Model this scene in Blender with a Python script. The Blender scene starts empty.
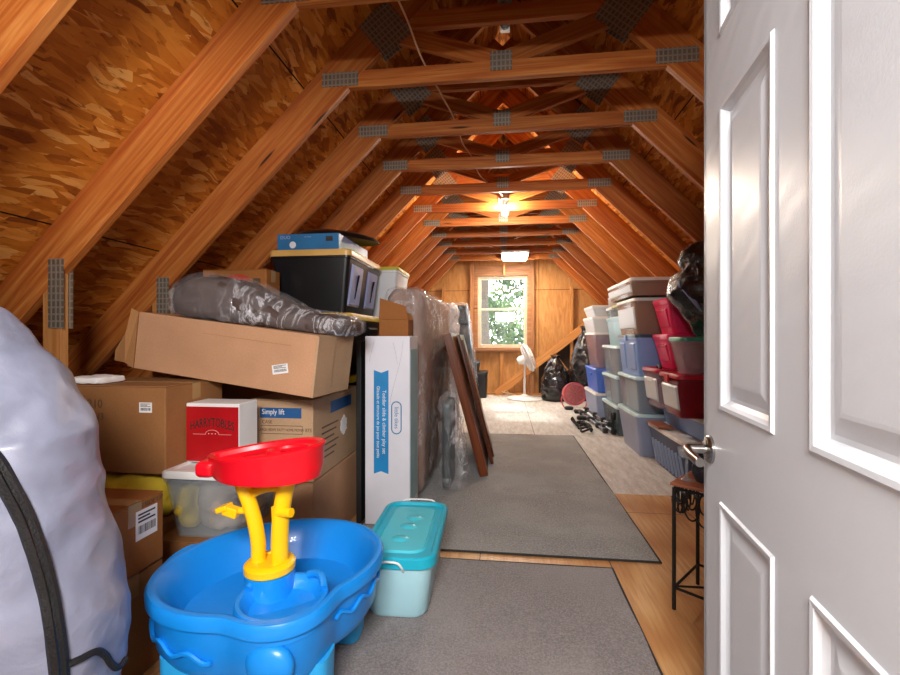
import bpy, bmesh, math, random
from mathutils import Vector, Matrix, noise
R = math.radians
PI = math.pi
random.seed(7)
S = bpy.context.scene
COL = S.collection
CAM_Z = 1.06
YAW = R(6.97)

# ------------------------------------------------------------------ helpers
def thing(name, label, cat, loc=(0, 0, 0), rz=0.0, group=None, rot=None):
    o = bpy.data.objects.new(name, None)
    COL.objects.link(o)
    o.empty_display_size = .05
    o.location = loc
    o.rotation_euler = rot if rot else (0, 0, rz)
    o['label'] = label
    o['category'] = cat
    if group:
        o['group'] = group
    return o

def obj(name, bm, m, parent=None, smooth=False, bevel=0.0, seg=2, loc=None, label=None, kind=None):
    me = bpy.data.meshes.new(name)
    bmesh.ops.recalc_face_normals(bm, faces=bm.faces[:])
    bm.to_mesh(me)
    bm.free()
    for mm in (m if isinstance(m, (list, tuple)) else [m]):
        me.materials.append(mm)
    if smooth:
        for p in me.polygons:
            p.use_smooth = True
    o = bpy.data.objects.new(name, me)
    COL.objects.link(o)
    if parent:
        o.parent = parent
    if loc:
        o.location = loc
    if label:
        o['label'] = label
    if kind:
        o['kind'] = kind
    if bevel:
        b = o.modifiers.new('bevel', 'BEVEL')
        b.width = bevel
        b.segments = seg
        b.limit_method = 'ANGLE'
        b.angle_limit = R(40)
    if smooth:
        try:
            me.set_sharp_from_angle(angle=R(38))
        except Exception:
            pass
    return o

def solo(name, bm, m, label, cat, loc=(0, 0, 0), group=None, rz=0, **k):
    o = obj(name, bm, m, None, **k)
    o.location = loc
    o.rotation_euler = (0, 0, rz)
    o['label'] = label
    o['category'] = cat
    if group:
        o['group'] = group
    return o

def struct(name, bm, m, **k):
    return obj(name, bm, m, None, kind='structure', **k)

def BM():
    return bmesh.new()

def box(bm, x0, x1, y0, y1, z0, z1, M=None, mi=0):
    vs = [bm.verts.new(Vector(p) if M is None else M @ Vector(p)) for p in
          ((x0, y0, z0), (x1, y0, z0), (x1, y1, z0), (x0, y1, z0), (x0, y0, z1), (x1, y0, z1), (x1, y1, z1), (x0, y1, z1))]
    for f in ((0, 3, 2, 1), (4, 5, 6, 7), (0, 1, 5, 4), (1, 2, 6, 5), (2, 3, 7, 6), (3, 0, 4, 7)):
        fc = bm.faces.new([vs[i] for i in f])
        fc.material_index = mi
    return bm

def loft(bm, rings, cap0=True, cap1=True, closed=True, mi=0):
    rv = [[bm.verts.new(p) for p in r] for r in rings]
    n = len(rings[0])
    for a, b in zip(rv, rv[1:]):
        for i in range(n if closed else n - 1):
            j = (i + 1) % n
            f = bm.faces.new((a[i], a[j], b[j], b[i]))
            f.material_index = mi
    if cap0 and n > 2:
        bm.faces.new(rv[0][::-1]).material_index = mi
    if cap1 and n > 2:
        bm.faces.new(rv[-1]).material_index = mi
    return bm

def lathe(bm, prof, seg=32, M=None, sx=1, sy=1):
    rings = []
    for r, z in prof:
        ring = [Vector((math.cos(2 * PI * i / seg) * r * sx, math.sin(2 * PI * i / seg) * r * sy, z)) for i in range(seg)]
        rings.append([M @ p for p in ring] if M else ring)
    return loft(bm, rings, prof[0][0] > 1e-5, prof[-1][0] > 1e-5)

def frames(pts):
    pts = [Vector(p) for p in pts]
    T = []
    for i in range(len(pts)):
        a = pts[max(0, i - 1)]
        b = pts[min(len(pts) - 1, i + 1)]
        t = (b - a)
        T.append(t.normalized() if t.length > 1e-9 else Vector((0, 0, 1)))
    u = T[0].orthogonal().normalized()
    out = []
    for p, t in zip(pts, T):
        u = (u - t * u.dot(t))
        u = u.normalized() if u.length > 1e-6 else t.orthogonal().normalized()
        out.append((p, t, u, t.cross(u)))
    return out

def tube(bm, pts, r, seg=8, r2=None, closed=False):
    """r may be a list; r2 = second half axis for a flat strap"""
    rings = []
    if closed:
        pts = list(pts)
    for i, (p, t, u, v) in enumerate(frames(pts)):
        a = r[i] if isinstance(r, (list, tuple)) else r
        b = a if r2 is None else r2
        rings.append([p + u * math.cos(2 * PI * k / seg) * a + v * math.sin(2 * PI * k / seg) * b for k in range(seg)])
    return loft(bm, rings)

def curve(pts, n=8):
    """Catmull-Rom through pts"""
    P = [Vector(p) for p in pts]
    P = [P[0] * 2 - P[1]] + P + [P[-1] * 2 - P[-2]]
    out = []
    for i in range(1, len(P) - 2):
        for k in range(n):
            t = k / n
            a, b, c, d = P[i - 1:i + 3]
            out.append(.5 * ((2 * b) + (c - a) * t + (2 * a - 5 * b + 4 * c - d) * t * t + (3 * b - a - 3 * c + d) * t ** 3))
    out.append(P[-2])
    return out

def rrect(x0, x1, y0, y1, z, r, n=4):
    r = min(r, (x1 - x0) / 2.01, (y1 - y0) / 2.01)
    out = []
    for cx, cy, a0 in ((x1 - r, y1 - r, 0), (x0 + r, y1 - r, PI / 2), (x0 + r, y0 + r, PI), (x1 - r, y0 + r, 1.5 * PI)):
        for k in range(n + 1):
            a = a0 + PI / 2 * k / n
            out.append(Vector((cx + r * math.cos(a), cy + r * math.sin(a), z)))
    return out

def subdiv_box(x0, x1, y0, y1, z0, z1, cuts=(10, 10, 10), rnd=.05):
    """rounded box as a grid surface, for soft wrapped things"""
    bm = BM()
    nx, ny, nz = cuts
    c = Vector(((x0 + x1) / 2, (y0 + y1) / 2, (z0 + z1) / 2))
    h = Vector(((x1 - x0) / 2, (y1 - y0) / 2, (z1 - z0) / 2))
    cache = {}
    def V(i, j, k):
        key = (i, j, k)
        if key in cache:
            return cache[key]
        p = Vector((-1 + 2 * i / nx, -1 + 2 * j / ny, -1 + 2 * k / nz))
        q = Vector((p.x * h.x, p.y * h.y, p.z * h.z))
        inner = Vector((max(-h.x + rnd, min(h.x - rnd, q.x)), max(-h.y + rnd, min(h.y - rnd, q.y)), max(-h.z + rnd, min(h.z - rnd, q.z))))
        d = q - inner
        if d.length > 1e-6:
            q = inner + d.normalized() * min(rnd, d.length if d.length < rnd else rnd)
        cache[key] = bm.verts.new(c + q)
        return cache[key]
    for i in range(nx):
        for j in range(ny):
            for k in (0, nz):
                bm.faces.new((V(i, j, k), V(i + 1, j, k), V(i + 1, j + 1, k), V(i, j + 1, k)))
    for i in range(nx):
        for k in range(nz):
            for j in (0, ny):
                bm.faces.new((V(i, j, k), V(i + 1, j, k), V(i + 1, j, k + 1), V(i, j, k + 1)))
    for j in range(ny):
        for k in range(nz):
            for i in (0, nx):
                bm.faces.new((V(i, j, k), V(i, j + 1, k), V(i, j + 1, k + 1), V(i, j, k + 1)))
    bmesh.ops.recalc_face_normals(bm, faces=bm.faces[:])
    return bm

def crumple(bm, amp, sc, seed=0, ridge=True, axis=None):
    bm.normal_update()
    mv = []
    for v in bm.verts:
        p = v.co * sc + Vector((seed * 7.3, seed * 3.1, seed))
        n = noise.fractal(p, 1.0, 2.0, 4)
        if ridge:
            n = .5 - abs(n) * 1.6
        mv.append(v.co + v.normal * n * amp)
    for v, c in zip(bm.verts, mv):
        v.co = c
    return bm

def blob(cx, cy, cz, rx, ry, rz, seg=28, rings=20, fn=None, p=2.0):
    """closed soft body; fn(theta, h) scales the radius, h from -1 to 1"""
    bm = BM()
    rr = []
    for i in range(rings + 1):
        h = -1 + 2 * i / rings
        h = max(-.999, min(.999, h))
        w = (1 - abs(h) ** p) ** (1 / p)
        ring = []
        for k in range(seg):
            a = 2 * PI * k / seg
            s = fn(a, h) if fn else 1
            ring.append(Vector((cx + rx * w * s * math.cos(a), cy + ry * w * s * math.sin(a), cz + rz * h)))
        rr.append(ring)
    return loft(bm, rr)

def axes(loc, xd, yd):
    x = Vector(xd).normalized()
    y = Vector(yd).normalized()
    z = x.cross(y)
    M = Matrix((x, y, z)).transposed().to_4x4()
    M.translation = Vector(loc)
    return M

def text(parent, body, size, m, loc, xd=(1, 0, 0), yd=(0, 0, 1), name='printed_text', align='CENTER', ext=.0004, sx=1.0, bend=0.0):
    cu = bpy.data.curves.new('txt', 'FONT')
    cu.body = body
    cu.size = size
    cu.align_x = align
    cu.align_y = 'CENTER'
    cu.extrude = ext
    cu.resolution_u = 3
    tmp = bpy.data.objects.new('txt', cu)
    COL.objects.link(tmp)
    dg = bpy.context.evaluated_depsgraph_get()
    me = bpy.data.meshes.new_from_object(tmp.evaluated_get(dg))
    COL.objects.unlink(tmp)
    bpy.data.objects.remove(tmp)
    for v in me.vertices:
        v.co.x *= sx
        if bend:
            v.co.y -= bend * v.co.x ** 2
    me.materials.clear()
    me.materials.append(m)
    o = bpy.data.objects.new(name, me)
    COL.objects.link(o)
    o.parent = parent
    o.matrix_local = axes(loc, xd, yd)
    return o

def beam(name, p, q, w, h, m, parent, up=(0, 0, 1), bevel=.0015):
    """timber from p to q, w across, h in the up direction, grain along its own X"""
    p, q = Vector(p), Vector(q)
    L = (q - p).length
    x = (q - p).normalized()
    upv = Vector(up)
    z = (upv - x * upv.dot(x)).normalized()
    y = z.cross(x)
    bm = box(BM(), 0, L, -w / 2, w / 2, -h / 2, h / 2)
    o = obj(name, bm, m, parent, bevel=bevel, seg=1)
    M = Matrix((x, y, z)).transposed().to_4x4()
    M.translation = p
    o.matrix_local = M
    return o

def ray(px, py):
    """direction of view through a point of the photograph"""
    u, v = (px - 450) / 450, (338 - py) / 450
    s, c = math.sin(YAW), math.cos(YAW)
    return Vector((-s + u * c, c + u * s, v))

def at_z(px, py, z):
    d = ray(px, py)
    return d * ((z - CAM_Z) / d.z) + Vector((0, 0, CAM_Z))

def at_y(px, py, y):
    d = ray(px, py)
    return d * (y / d.y) + Vector((0, 0, CAM_Z))

# ------------------------------------------------------------------ materials
def hx(s):
    s = s.lstrip('#')
    c = [int(s[i:i + 2], 16) / 255 for i in (0, 2, 4)]
    return tuple((x / 12.92 if x <= .04045 else ((x + .055) / 1.055) ** 2.4) for x in c) + (1,)

class NT:
    def __init__(self, name):
        self.m = bpy.data.materials.new(name)
        self.m.use_nodes = True
        self.t = self.m.node_tree
        self.t.nodes.clear()
        self.out = self.n('ShaderNodeOutputMaterial')
    def n(self, ty, **k):
        o = self.t.nodes.new(ty)
        for a, b in k.items():
            if a.startswith('i_'):
                o.inputs[a[2:].replace('_', ' ')].default_value = b
            else:
                setattr(o, a, b)
        return o
    def l(self, a, b):
        self.t.links.new(a, b)
    def ramp(self, fac, stops, interp='LINEAR'):
        r = self.n('ShaderNodeValToRGB')
        r.color_ramp.interpolation = interp
        e = r.color_ramp.elements
        while len(e) < len(stops):
            e.new(.5)
        for i, (p, c) in enumerate(stops):
            e[i].position = p
            e[i].color = c if len(c) == 4 else tuple(c) + (1,)
        self.l(fac, r.inputs[0])
        return r.outputs[0]
    def coord(self, kind='Object', scale=(1, 1, 1), rot=(0, 0, 0), loc=(0, 0, 0)):
        tc = self.n('ShaderNodeTexCoord')
        mp = self.n('ShaderNodeMapping')
        mp.inputs['Scale'].default_value = scale
        mp.inputs['Rotation'].default_value = rot
        mp.inputs['Location'].default_value = loc
        self.l(tc.outputs[kind], mp.inputs[0])
        return mp.outputs[0]
    def noise(self, vec, scale, detail=3, rough=.5, dist=0):
        t = self.n('ShaderNodeTexNoise')
        t.inputs['Scale'].default_value = scale
        t.inputs['Detail'].default_value = detail
        t.inputs['Roughness'].default_value = rough
        t.inputs['Distortion'].default_value = dist
        self.l(vec, t.inputs['Vector'])
        return t.outputs[0]
    def mix(self, fac, a, b, bt='MIX'):
        x = self.n('ShaderNodeMix')
        x.data_type = 'RGBA'
        x.blend_type = bt
        for s, v in ((x.inputs[0], fac), (x.inputs[6], a), (x.inputs[7], b)):
            if hasattr(v, 'links') or hasattr(v, 'is_linked'):
                self.l(v, s)
            else:
                s.default_value = v
        return x.outputs[2]
    def bump(self, h, strength=.3, dist=.01):
        b = self.n('ShaderNodeBump')
        b.inputs['Strength'].default_value = strength
        b.inputs['Distance'].default_value = dist
        self.l(h, b.inputs['Height'])
        return b.outputs[0]
    def pbr(self, col=None, rough=.5, metal=0, normal=None, coat=0, spec=.5, trans=0, sheen=0):
        p = self.n('ShaderNodeBsdfPrincipled')
        for s, v in ((p.inputs['Base Color'], col), (p.inputs['Roughness'], rough)):
            if v is None:
                continue
            if hasattr(v, 'is_linked'):
                self.l(v, s)
            else:
                s.default_value = v
        p.inputs['Metallic'].default_value = metal
        p.inputs['Specular IOR Level'].default_value = spec
        p.inputs['Coat Weight'].default_value = coat
        p.inputs['Transmission Weight'].default_value = trans
        p.inputs['Sheen Weight'].default_value = sheen
        if normal:
            self.l(normal, p.inputs['Normal'])
        return p.outputs[0]
    def done(self, sh):
        self.l(sh, self.out.inputs[0])
        return self.m

def plain(name, col, rough=.5, metal=0, bump=0, bs=40, coat=0, var=.06, spec=.5, bd=.004):
    t = NT(name)
    c = t.coord()
    n = t.noise(c, 6, 3)
    base = hx(col)
    dark = tuple(x * (1 - var * 2) for x in base[:3]) + (1,)
    lite = tuple(min(1, x * (1 + var * 2)) for x in base[:3]) + (1,)
    cc = t.ramp(n, [(.3, dark), (.7, lite)])
    nm = t.bump(t.noise(c, bs, 3), bump, bd) if bump else None
    return t.done(t.pbr(cc, rough, metal, nm, coat, spec))

def osb(name, tint=None, seams=None, dim=1.0, sc=1.0):
    t = NT(name)
    c = t.coord()
    wob = t.n('ShaderNodeTexNoise')
    wob.inputs['Scale'].default_value = 3
    t.l(c, wob.inputs['Vector'])
    vm = t.n('ShaderNodeVectorMath', operation='MULTIPLY_ADD')
    t.l(wob.outputs[1], vm.inputs[0])
    vm.inputs[1].default_value = (.12, .12, .12)
    t.l(c, vm.inputs[2])
    layers = []
    for k, (ang, s1, s2) in enumerate(((.25, 9, 34), (-.8, 10, 32), (1.15, 9, 36))):
        mp = t.n('ShaderNodeMapping')
        mp.inputs['Rotation'].default_value = (0, 0, ang)
        mp.inputs['Scale'].default_value = (s1 * sc, s2 * sc, 10)
        mp.inputs['Location'].default_value = (k * 3.7, k * 1.3, k)
        t.l(vm.outputs[0], mp.inputs[0])
        v = t.n('ShaderNodeTexVoronoi')
        v.inputs['Scale'].default_value = 1
        t.l(mp.outputs[0], v.inputs['Vector'])
        sp = t.n('ShaderNodeSeparateColor')
        t.l(v.outputs['Color'], sp.inputs[0])
        layers.append((sp.outputs[0], sp.outputs[1], v.outputs['Distance']))
    pal = [(0, hx('6e3c12')), (.15, hx('a3661f')), (.45, hx('c88a38')), (.8, hx('dea553')), (1, hx('f6d596'))]
    cols = [t.ramp(l[0], pal) for l in layers]
    m1 = t.ramp(layers[1][1], [(.45, (0, 0, 0)), (.5, (1, 1, 1))])
    m2 = t.ramp(layers[2][1], [(.6, (0, 0, 0)), (.65, (1, 1, 1))])
    col = t.mix(m1, cols[0], cols[1])
    col = t.mix(m2, col, cols[2])
    big = t.noise(c, 1.3, 3)
    col = t.mix(t.ramp(big, [(.35, (.35,) * 3), (.65, (0, 0, 0))]), col, hx('a5682a'))
    fine = t.noise(t.coord(scale=(9, 30, 10), rot=(0, 0, .5)), 1.5, 4, .65)
    col = t.mix(t.ramp(fine, [(.30, (.8,) * 3), (.40, (0, 0, 0))]), col, hx('4a260c'))
    col = t.mix(.2, col, t.ramp(fine, [(.4, hx('9a5a20')), (.7, hx('d59a4c'))]))
    if seams:
        br = t.n('ShaderNodeTexBrick')
        br.offset = .5
        br.inputs['Scale'].default_value = 1
        br.inputs['Mortar Size'].default_value = .004
        br.inputs['Mortar Smooth'].default_value = 0
        br.inputs['Brick Width'].default_value = 2.44
        br.inputs['Row Height'].default_value = 1.22
        t.l(t.coord(loc=seams), br.inputs['Vector'])
        col = t.mix(br.outputs['Fac'], col, hx('120a05'))
    if tint:
        col = t.mix(1.0, col, hx(tint), 'MULTIPLY')
    h = t.mix(.5, layers[0][0], layers[1][0])
    return t.done(t.pbr(col, .6, 0, t.bump(h, .35, .004), spec=.3))

def timber(name, c0, c1, c2, rough=.55, ringy=9):
    t = NT(name)
    oi = t.n('ShaderNodeObjectInfo')
    c = t.coord(scale=(.8, 20, 20))
    off = t.n('ShaderNodeVectorMath', operation='MULTIPLY_ADD')
    t.l(c, off.inputs[0])
    off.inputs[1].default_value = (1, 1, 1)
    cb = t.n('ShaderNodeCombineXYZ')  # moves the pith out of the board, differently for each one
    ml = t.n('ShaderNodeMath', operation='MULTIPLY')
    ml.inputs[1].default_value = 37.0
    t.l(oi.outputs['Random'], ml.inputs[0])
    for i in range(3):
        t.l(ml.outputs[0], cb.inputs[i])
    t.l(cb.outputs[0], off.inputs[2])
    w = t.n('ShaderNodeTexNoise')
    w.inputs['Scale'].default_value = 1.0
    w.inputs['Detail'].default_value = 4
    w.inputs['Roughness'].default_value = .55
    w.inputs['Distortion'].default_value = ringy * .25
    t.l(off.outputs[0], w.inputs['Vector'])
    g = t.noise(t.coord(scale=(3, 90, 90)), 1, 3)
    col = t.ramp(w.outputs[0], [(.32, hx(c0)), (.5, hx(c1)), (.68, hx(c2))])
    col = t.mix(t.ramp(g, [(.35, (.35,) * 3), (.6, (0, 0, 0))]), col, hx(c0))
    kn = t.n('ShaderNodeTexVoronoi')
    kn.inputs['Scale'].default_value = 1
    kv = t.n('ShaderNodeMapping')
    kv.inputs['Scale'].default_value = (1.6, .55, .55)
    t.l(off.outputs[0], kv.inputs[0])
    t.l(kv.outputs[0], kn.inputs['Vector'])
    col = t.mix(t.ramp(kn.outputs['Distance'], [(.05, (1, 1, 1)), (.11, (0, 0, 0))]), col, hx('3a1d0c'))
    rv = t.n('ShaderNodeMix')
    hs = t.n('ShaderNodeHueSaturation')
    t.l(col, hs.inputs['Color'])
    mr = t.n('ShaderNodeMapRange')
    t.l(oi.outputs['Random'], mr.inputs[0])
    mr.inputs[3].default_value = .82
    mr.inputs[4].default_value = 1.15
    t.l(mr.outputs[0], hs.inputs['Value'])
    return t.done(t.pbr(hs.outputs[0], rough, 0, t.bump(g, .15, .002), spec=.35))

def card(name, col, var=.05):
    t = NT(name)
    c = t.coord()
    b = hx(col)
    n = t.noise(c, 4, 4)
    cc = t.ramp(n, [(.3, tuple(x * (1 - 2.2 * var) for x in b[:3])), (.7, tuple(min(1, x * (1 + 2 * var)) for x in b[:3]))])
    f = t.noise(c, 140, 2)
    cc = t.mix(t.ramp(f, [(.35, (.18,) * 3), (.6, (0, 0, 0))]), cc, tuple(x * .55 for x in b[:3]) + (1,))
    dent = t.noise(c, 9, 2)
    return t.done(t.pbr(cc, .7, 0, t.bump(dent, .25, .012), spec=.2))

def seethrough(name, col, opac=.35, rough=.15, bump=0, bs=30):
    """clear plastic: partly see-through, partly milky, with a gloss"""
    t = NT(name)
    tr = t.n('ShaderNodeBsdfTransparent')
    tr.inputs[0].default_value = tuple(.6 + .4 * x for x in hx(col)[:3]) + (1,)
    c = t.coord()
    nm = t.bump(t.noise(c, bs, 3), bump, .01) if bump else None
    p = t.pbr(hx(col), rough, 0, nm, spec=.5)
    mx = t.n('ShaderNodeMixShader')
    mx.inputs[0].default_value = opac
    t.l(tr.outputs[0], mx.inputs[1])
    t.l(p, mx.inputs[2])
    return t.done(mx.outputs[0])

def wrapfilm(name, col='e8e6ea', base=.1, ridge=.5, sc=9, rough=.12, stretch=(1, 1, 1)):
    """crinkled clear film: whitish along its creases, glossy all over"""
    t = NT(name)
    c = t.coord(scale=stretch)
    n = t.noise(c, sc, 5, .6, 1.2)
    cr = t.ramp(n, [(.44, (0, 0, 0)), (.5, (1, 1, 1)), (.56, (0, 0, 0))])
    n2 = t.noise(c, sc * .35, 3)
    cr = t.mix(t.ramp(n2, [(.42, (0, 0, 0)), (.62, (1, 1, 1))]), (0, 0, 0, 1), cr)
    mr = t.n('ShaderNodeMapRange')
    t.l(cr, mr.inputs[0])
    mr.inputs[3].default_value = base
    mr.inputs[4].default_value = base + ridge
    tr = t.n('ShaderNodeBsdfTransparent')
    p = t.pbr(hx(col), rough, 0, t.bump(n, .8, .02), coat=.5, spec=.8)
    mx = t.n('ShaderNodeMixShader')
    t.l(mr.outputs[0], mx.inputs[0])
    t.l(tr.outputs[0], mx.inputs[1])
    t.l(p, mx.inputs[2])
    return t.done(mx.outputs[0])

def rugmat(name, c0, c1, c2, sc=1.0):
    t = NT(name)
    c = t.coord()
    n = t.noise(c, 130 * sc, 4, .8)
    col = t.ramp(n, [(.32, hx(c0)), (.5, hx(c1)), (.68, hx(c2))])
    big = t.noise(c, 2.4, 4, .6, .4)
    col = t.mix(t.ramp(big, [(.42, (0, 0, 0)), (.6, (.35,) * 3)]), col, hx(c2))
    wv = t.noise(t.coord(scale=(60, 260, 1)), 1, 2)
    return t.done(t.pbr(col, .95, 0, t.bump(t.mix(.5, n, wv), .7, .006), spec=.1, sheen=.2))

def emit(name, col, st):
    t = NT(name)
    e = t.n('ShaderNodeEmission')
    e.inputs[0].default_value = hx(col)
    e.inputs[1].default_value = st
    return t.done(e.outputs[0])

M = {}
M['roof'] = osb('roof_osb', tint='ffe0b2', seams=(.3, .25, 0))
M['endosb'] = osb('end_wall_osb', tint='ffe2bc', sc=1.4)
t = NT('end_wall_sheathing')
c = t.coord(scale=(6, 1.2, 3))
n = t.noise(c, 3, 5, .6, .8)
cc = t.ramp(n, [(.25, hx('a86f3c')), (.5, hx('bf8850')), (.75, hx('cf9c64'))])
br = t.n('ShaderNodeTexBrick'); br.offset = 0
br.inputs['Scale'].default_value = 1; br.inputs['Brick Width'].default_value = 1.22; br.inputs['Row Height'].default_value = 2.44
br.inputs['Mortar Size'].default_value = .005; br.inputs['Mortar Smooth'].default_value = 0
t.l(t.coord(loc=(.6, .5, 0)), br.inputs['Vector'])
cc = t.mix(br.outputs['Fac'], cc, hx('5a3519'))
M['endosb'] = t.done(t.pbr(cc, .65, 0, t.bump(n, .2, .003), spec=.25))
M['truss'] = timber('truss_wood', '95491a', 'b0652a', 'c48040')
M['stud'] = timber('stud_wood', 'b5753c', 'c98a4c', 'd89e62')
M['casing'] = timber('casing_wood', '8e5a35', 'a87148', 'bd8a5e')
M['panelwood'] = timber('panel_wood', '5c2a15', '743a1c', '884824', rough=.3, ringy=4)
M['panelwood2'] = timber('panel_wood_dark', '4a2414', '5e3019', '733d22', rough=.3, ringy=4)
M['topwood'] = timber('table_top_wood', '8a4d33', 'a56245', 'b87a5c', rough=.4)
t = NT('galvanised_plate')
c = t.coord()
w = t.n('ShaderNodeTexBrick'); w.offset = 0
w.inputs['Scale'].default_value = 1; w.inputs['Brick Width'].default_value = .022; w.inputs['Row Height'].default_value = .03
w.inputs['Mortar Size'].default_value = .004
w.inputs['Color1'].default_value = hx('857a6c'); w.inputs['Color2'].default_value = hx('786e60'); w.inputs['Mortar'].default_value = hx('a39a8c')
t.l(c, w.inputs['Vector'])
M['plate'] = t.done(t.pbr(w.outputs[0], .45, .55, t.bump(w.outputs[1], .6, .004)))
M['card'] = card('cardboard_tan', 'c0926f')
M['card2'] = card('cardboard_brown', '98683f')
M['card3'] = card('cardboard_deep', '9a6232')
M['card4'] = card('cardboard_grey_tan', 'b79574')
M['cardin'] = card('cardboard_inside', 'a5764a')
M['tape'] = plain('packing_tape', 'b08a5c', .25, coat=.4)
M['white'] = plain('white_paper', 'e9e6e4', .6, var=.03)
M['whitebox'] = plain('white_printed_card', 'dcdbe3', .45, var=.02)
M['ink'] = plain('dark_ink', '2b2420', .6)
M['greyink'] = plain('grey_ink', '5c4230', .6)
M['blueink'] = plain('blue_ink', '1e558c', .5)
M['ltblue'] = plain('ribbon_blue', '1f86c4', .45)
M['ltdark'] = plain('logo_blue', '2276a6', .45)
M['greyline'] = plain('pale_grey_ink', 'a7a8b4', .6)
M['redcard'] = plain('red_printed_card', 'b00f18', .4)
M['redink'] = plain('red_ink', 'b8321c', .6)
M['blacktote'] = plain('black_plastic', '17171a', .35, bump=.1, bs=60)
M['yellowlid'] = plain('yellow_plastic', 'd8b02a', .4)
M['tanlid'] = plain('tan_yellow_plastic', 'd3a75e', .4)
M['bluecard'] = plain('blue_printed_card', '2a6c9c', .4)
M['black'] = plain('black_gloss', '101012', .28)
M['blackmat'] = plain('black_matt', '151517', .6)
M['iron'] = plain('black_iron', '1d1917', .5, .4, bump=.2, bs=120)
M['bagfilm'] = None
t = NT('black_bag_film')
c = t.coord()
n = t.noise(c, 9, 5, .6, 1.0)
M['bagfilm'] = t.done(t.pbr(hx('1b1c20'), .22, 0, t.bump(n, .9, .03), coat=.4, spec=.6))
M['film'] = wrapfilm('clear_film', base=.07, ridge=.5, sc=8, stretch=(1.6, 1, .5))
M['filmwhite'] = wrapfilm('milky_film', 'f1f0f2', base=.5, ridge=.45, sc=12)
M['filmmat'] = wrapfilm('mattress_film', 'efe6e2', base=.12, ridge=.5, sc=9, stretch=(1, 1, .5))
M['cushion'] = plain('grey_brown_cloth', '46352f', .7, bump=.3, bs=25)
M['mattress'] = plain('mattress_cloth', '98796a', .8, bump=.4, bs=30, var=.1)
M['teal_dark'] = plain('dark_teal_cloth', '1a2d2d', .5, bump=.4, bs=18, var=.3)
M['bagdark'] = plain('dark_slate_cloth', '2a3a46', .5, bump=.4, bs=18, var=.2)
M['basin'] = plain('blue_plastic', '1489e2', .32, var=.02, coat=.1)
M['basinlegs'] = plain('sky_blue_plastic', '2fa4e2', .35, var=.02)
M['tyellow'] = plain('bright_yellow_plastic', 'fbc30c', .32, var=.02)
M['tred'] = plain('bright_red_plastic', 'e50f22', .28, var=.02, coat=.15)
M['teallid'] = plain('teal_plastic', '1fb0ca', .3, var=.03)
M['teallid2'] = plain('light_teal_plastic', '48c6d8', .35, var=.03)
M['aquabody'] = plain('pale_aqua_plastic', 'b2e0ea', .35, var=.03)
M['whiteplastic'] = plain('white_plastic', 'e8e8e6', .4, var=.02)
t = NT('lavender_nylon')
c = t.coord()
n1 = t.noise(c, 5, 4, .5, .6)
n2 = t.noise(c, 320, 2)
cc = t.ramp(n1, [(.35, hx('767a8e')), (.65, hx('8d91a6'))])
M['nylon'] = t.done(t.pbr(cc, .42, 0, t.bump(t.mix(.02, n1, n2), .5, .03), coat=.2))
M['zip'] = plain('black_zip_tape', '111113', .6, bump=.5, bs=200)
M['door'] = None
t = NT('white_door_paint')
c = t.coord(scale=(14, 14, 1.0))
w = t.n('ShaderNodeTexWave', wave_type='RINGS', rings_direction='Z')
w.inputs['Scale'].default_value = .35; w.inputs['Distortion'].default_value = 9; w.inputs['Detail'].default_value = 3; w.inputs['Detail Scale'].default_value = .8
t.l(c, w.inputs['Vector'])
g = t.noise(t.coord(scale=(200, 200, 5)), 1, 3)
M['door'] = t.done(t.pbr(hx('dde2e8'), .36, 0, t.bump(t.mix(.4, w.outputs[1], g), .22, .003), spec=.5))
M['nickel'] = plain('satin_nickel', 'a9a7a4', .25, 1.0, var=.02)
M['glasspane'] = None
t = NT('window_glass')
tr = t.n('ShaderNodeBsdfTransparent'); tr.inputs[0].default_value = (.96, .97, .97, 1)
gl = t.n('ShaderNodeBsdfGlossy'); gl.inputs['Roughness'].default_value = .02
mx = t.n('ShaderNodeMixShader'); mx.inputs[0].default_value = .06
t.l(tr.outputs[0], mx.inputs[1]); t.l(gl.outputs[0], mx.inputs[2])
M['glasspane'] = t.done(mx.outputs[0])
M['vinyl'] = plain('cream_vinyl', 'c9b89c', .4)
M['rugA'] = rugmat('grey_rug_far', '5b5956', '858380', 'aaa8a4', .8)
M['rugB'] = rugmat('grey_rug_near', '645d5d', '827a79', '9d9592', 1.1)
M['rugedge'] = plain('rug_binding', '2d2a28', .9)
# floor: oak-coloured plywood in front, pale worn boards behind
t = NT('plywood_floor')
c = t.coord(scale=(5, .9, 1))
w = t.n('ShaderNodeTexWave', wave_type='RINGS', rings_direction='X')
w.inputs['Scale'].default_value = .6; w.inputs['Distortion'].default_value = 7; w.inputs['Detail'].default_value = 3; w.inputs['Detail Scale'].default_value = .7
t.l(c, w.inputs['Vector'])
g = t.noise(t.coord(scale=(70, 4, 1)), 1, 4, .6)
cc = t.ramp(w.outputs[1], [(0, hx('c08a54')), (.5, hx('cf9d64')), (1, hx('dbae78'))])
cc = t.mix(t.ramp(g, [(.35, (.5,) * 3), (.6, (0, 0, 0))]), cc, hx('a8683a'))
br = t.n('ShaderNodeTexBrick'); br.offset = .5
br.inputs['Scale'].default_value = 1; br.inputs['Brick Width'].default_value = 2.44; br.inputs['Row Height'].default_value = .61
br.inputs['Mortar Size'].default_value = .003; br.inputs['Mortar Smooth'].default_value = 0
t.l(t.coord(rot=(0, 0, PI / 2), loc=(.4, .12, 0)), br.inputs['Vector'])
cc = t.mix(br.outputs['Fac'], cc, hx('5a3519'))
M['ply'] = t.done(t.pbr(cc, .42, 0, t.bump(g, .15, .002)))
t = NT('pale_worn_floor')
c = t.coord()
n = t.noise(t.coord(scale=(9, 1.6, 1)), 2.5, 5, .65)
f = t.noise(c, 60, 4, .7)
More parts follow.
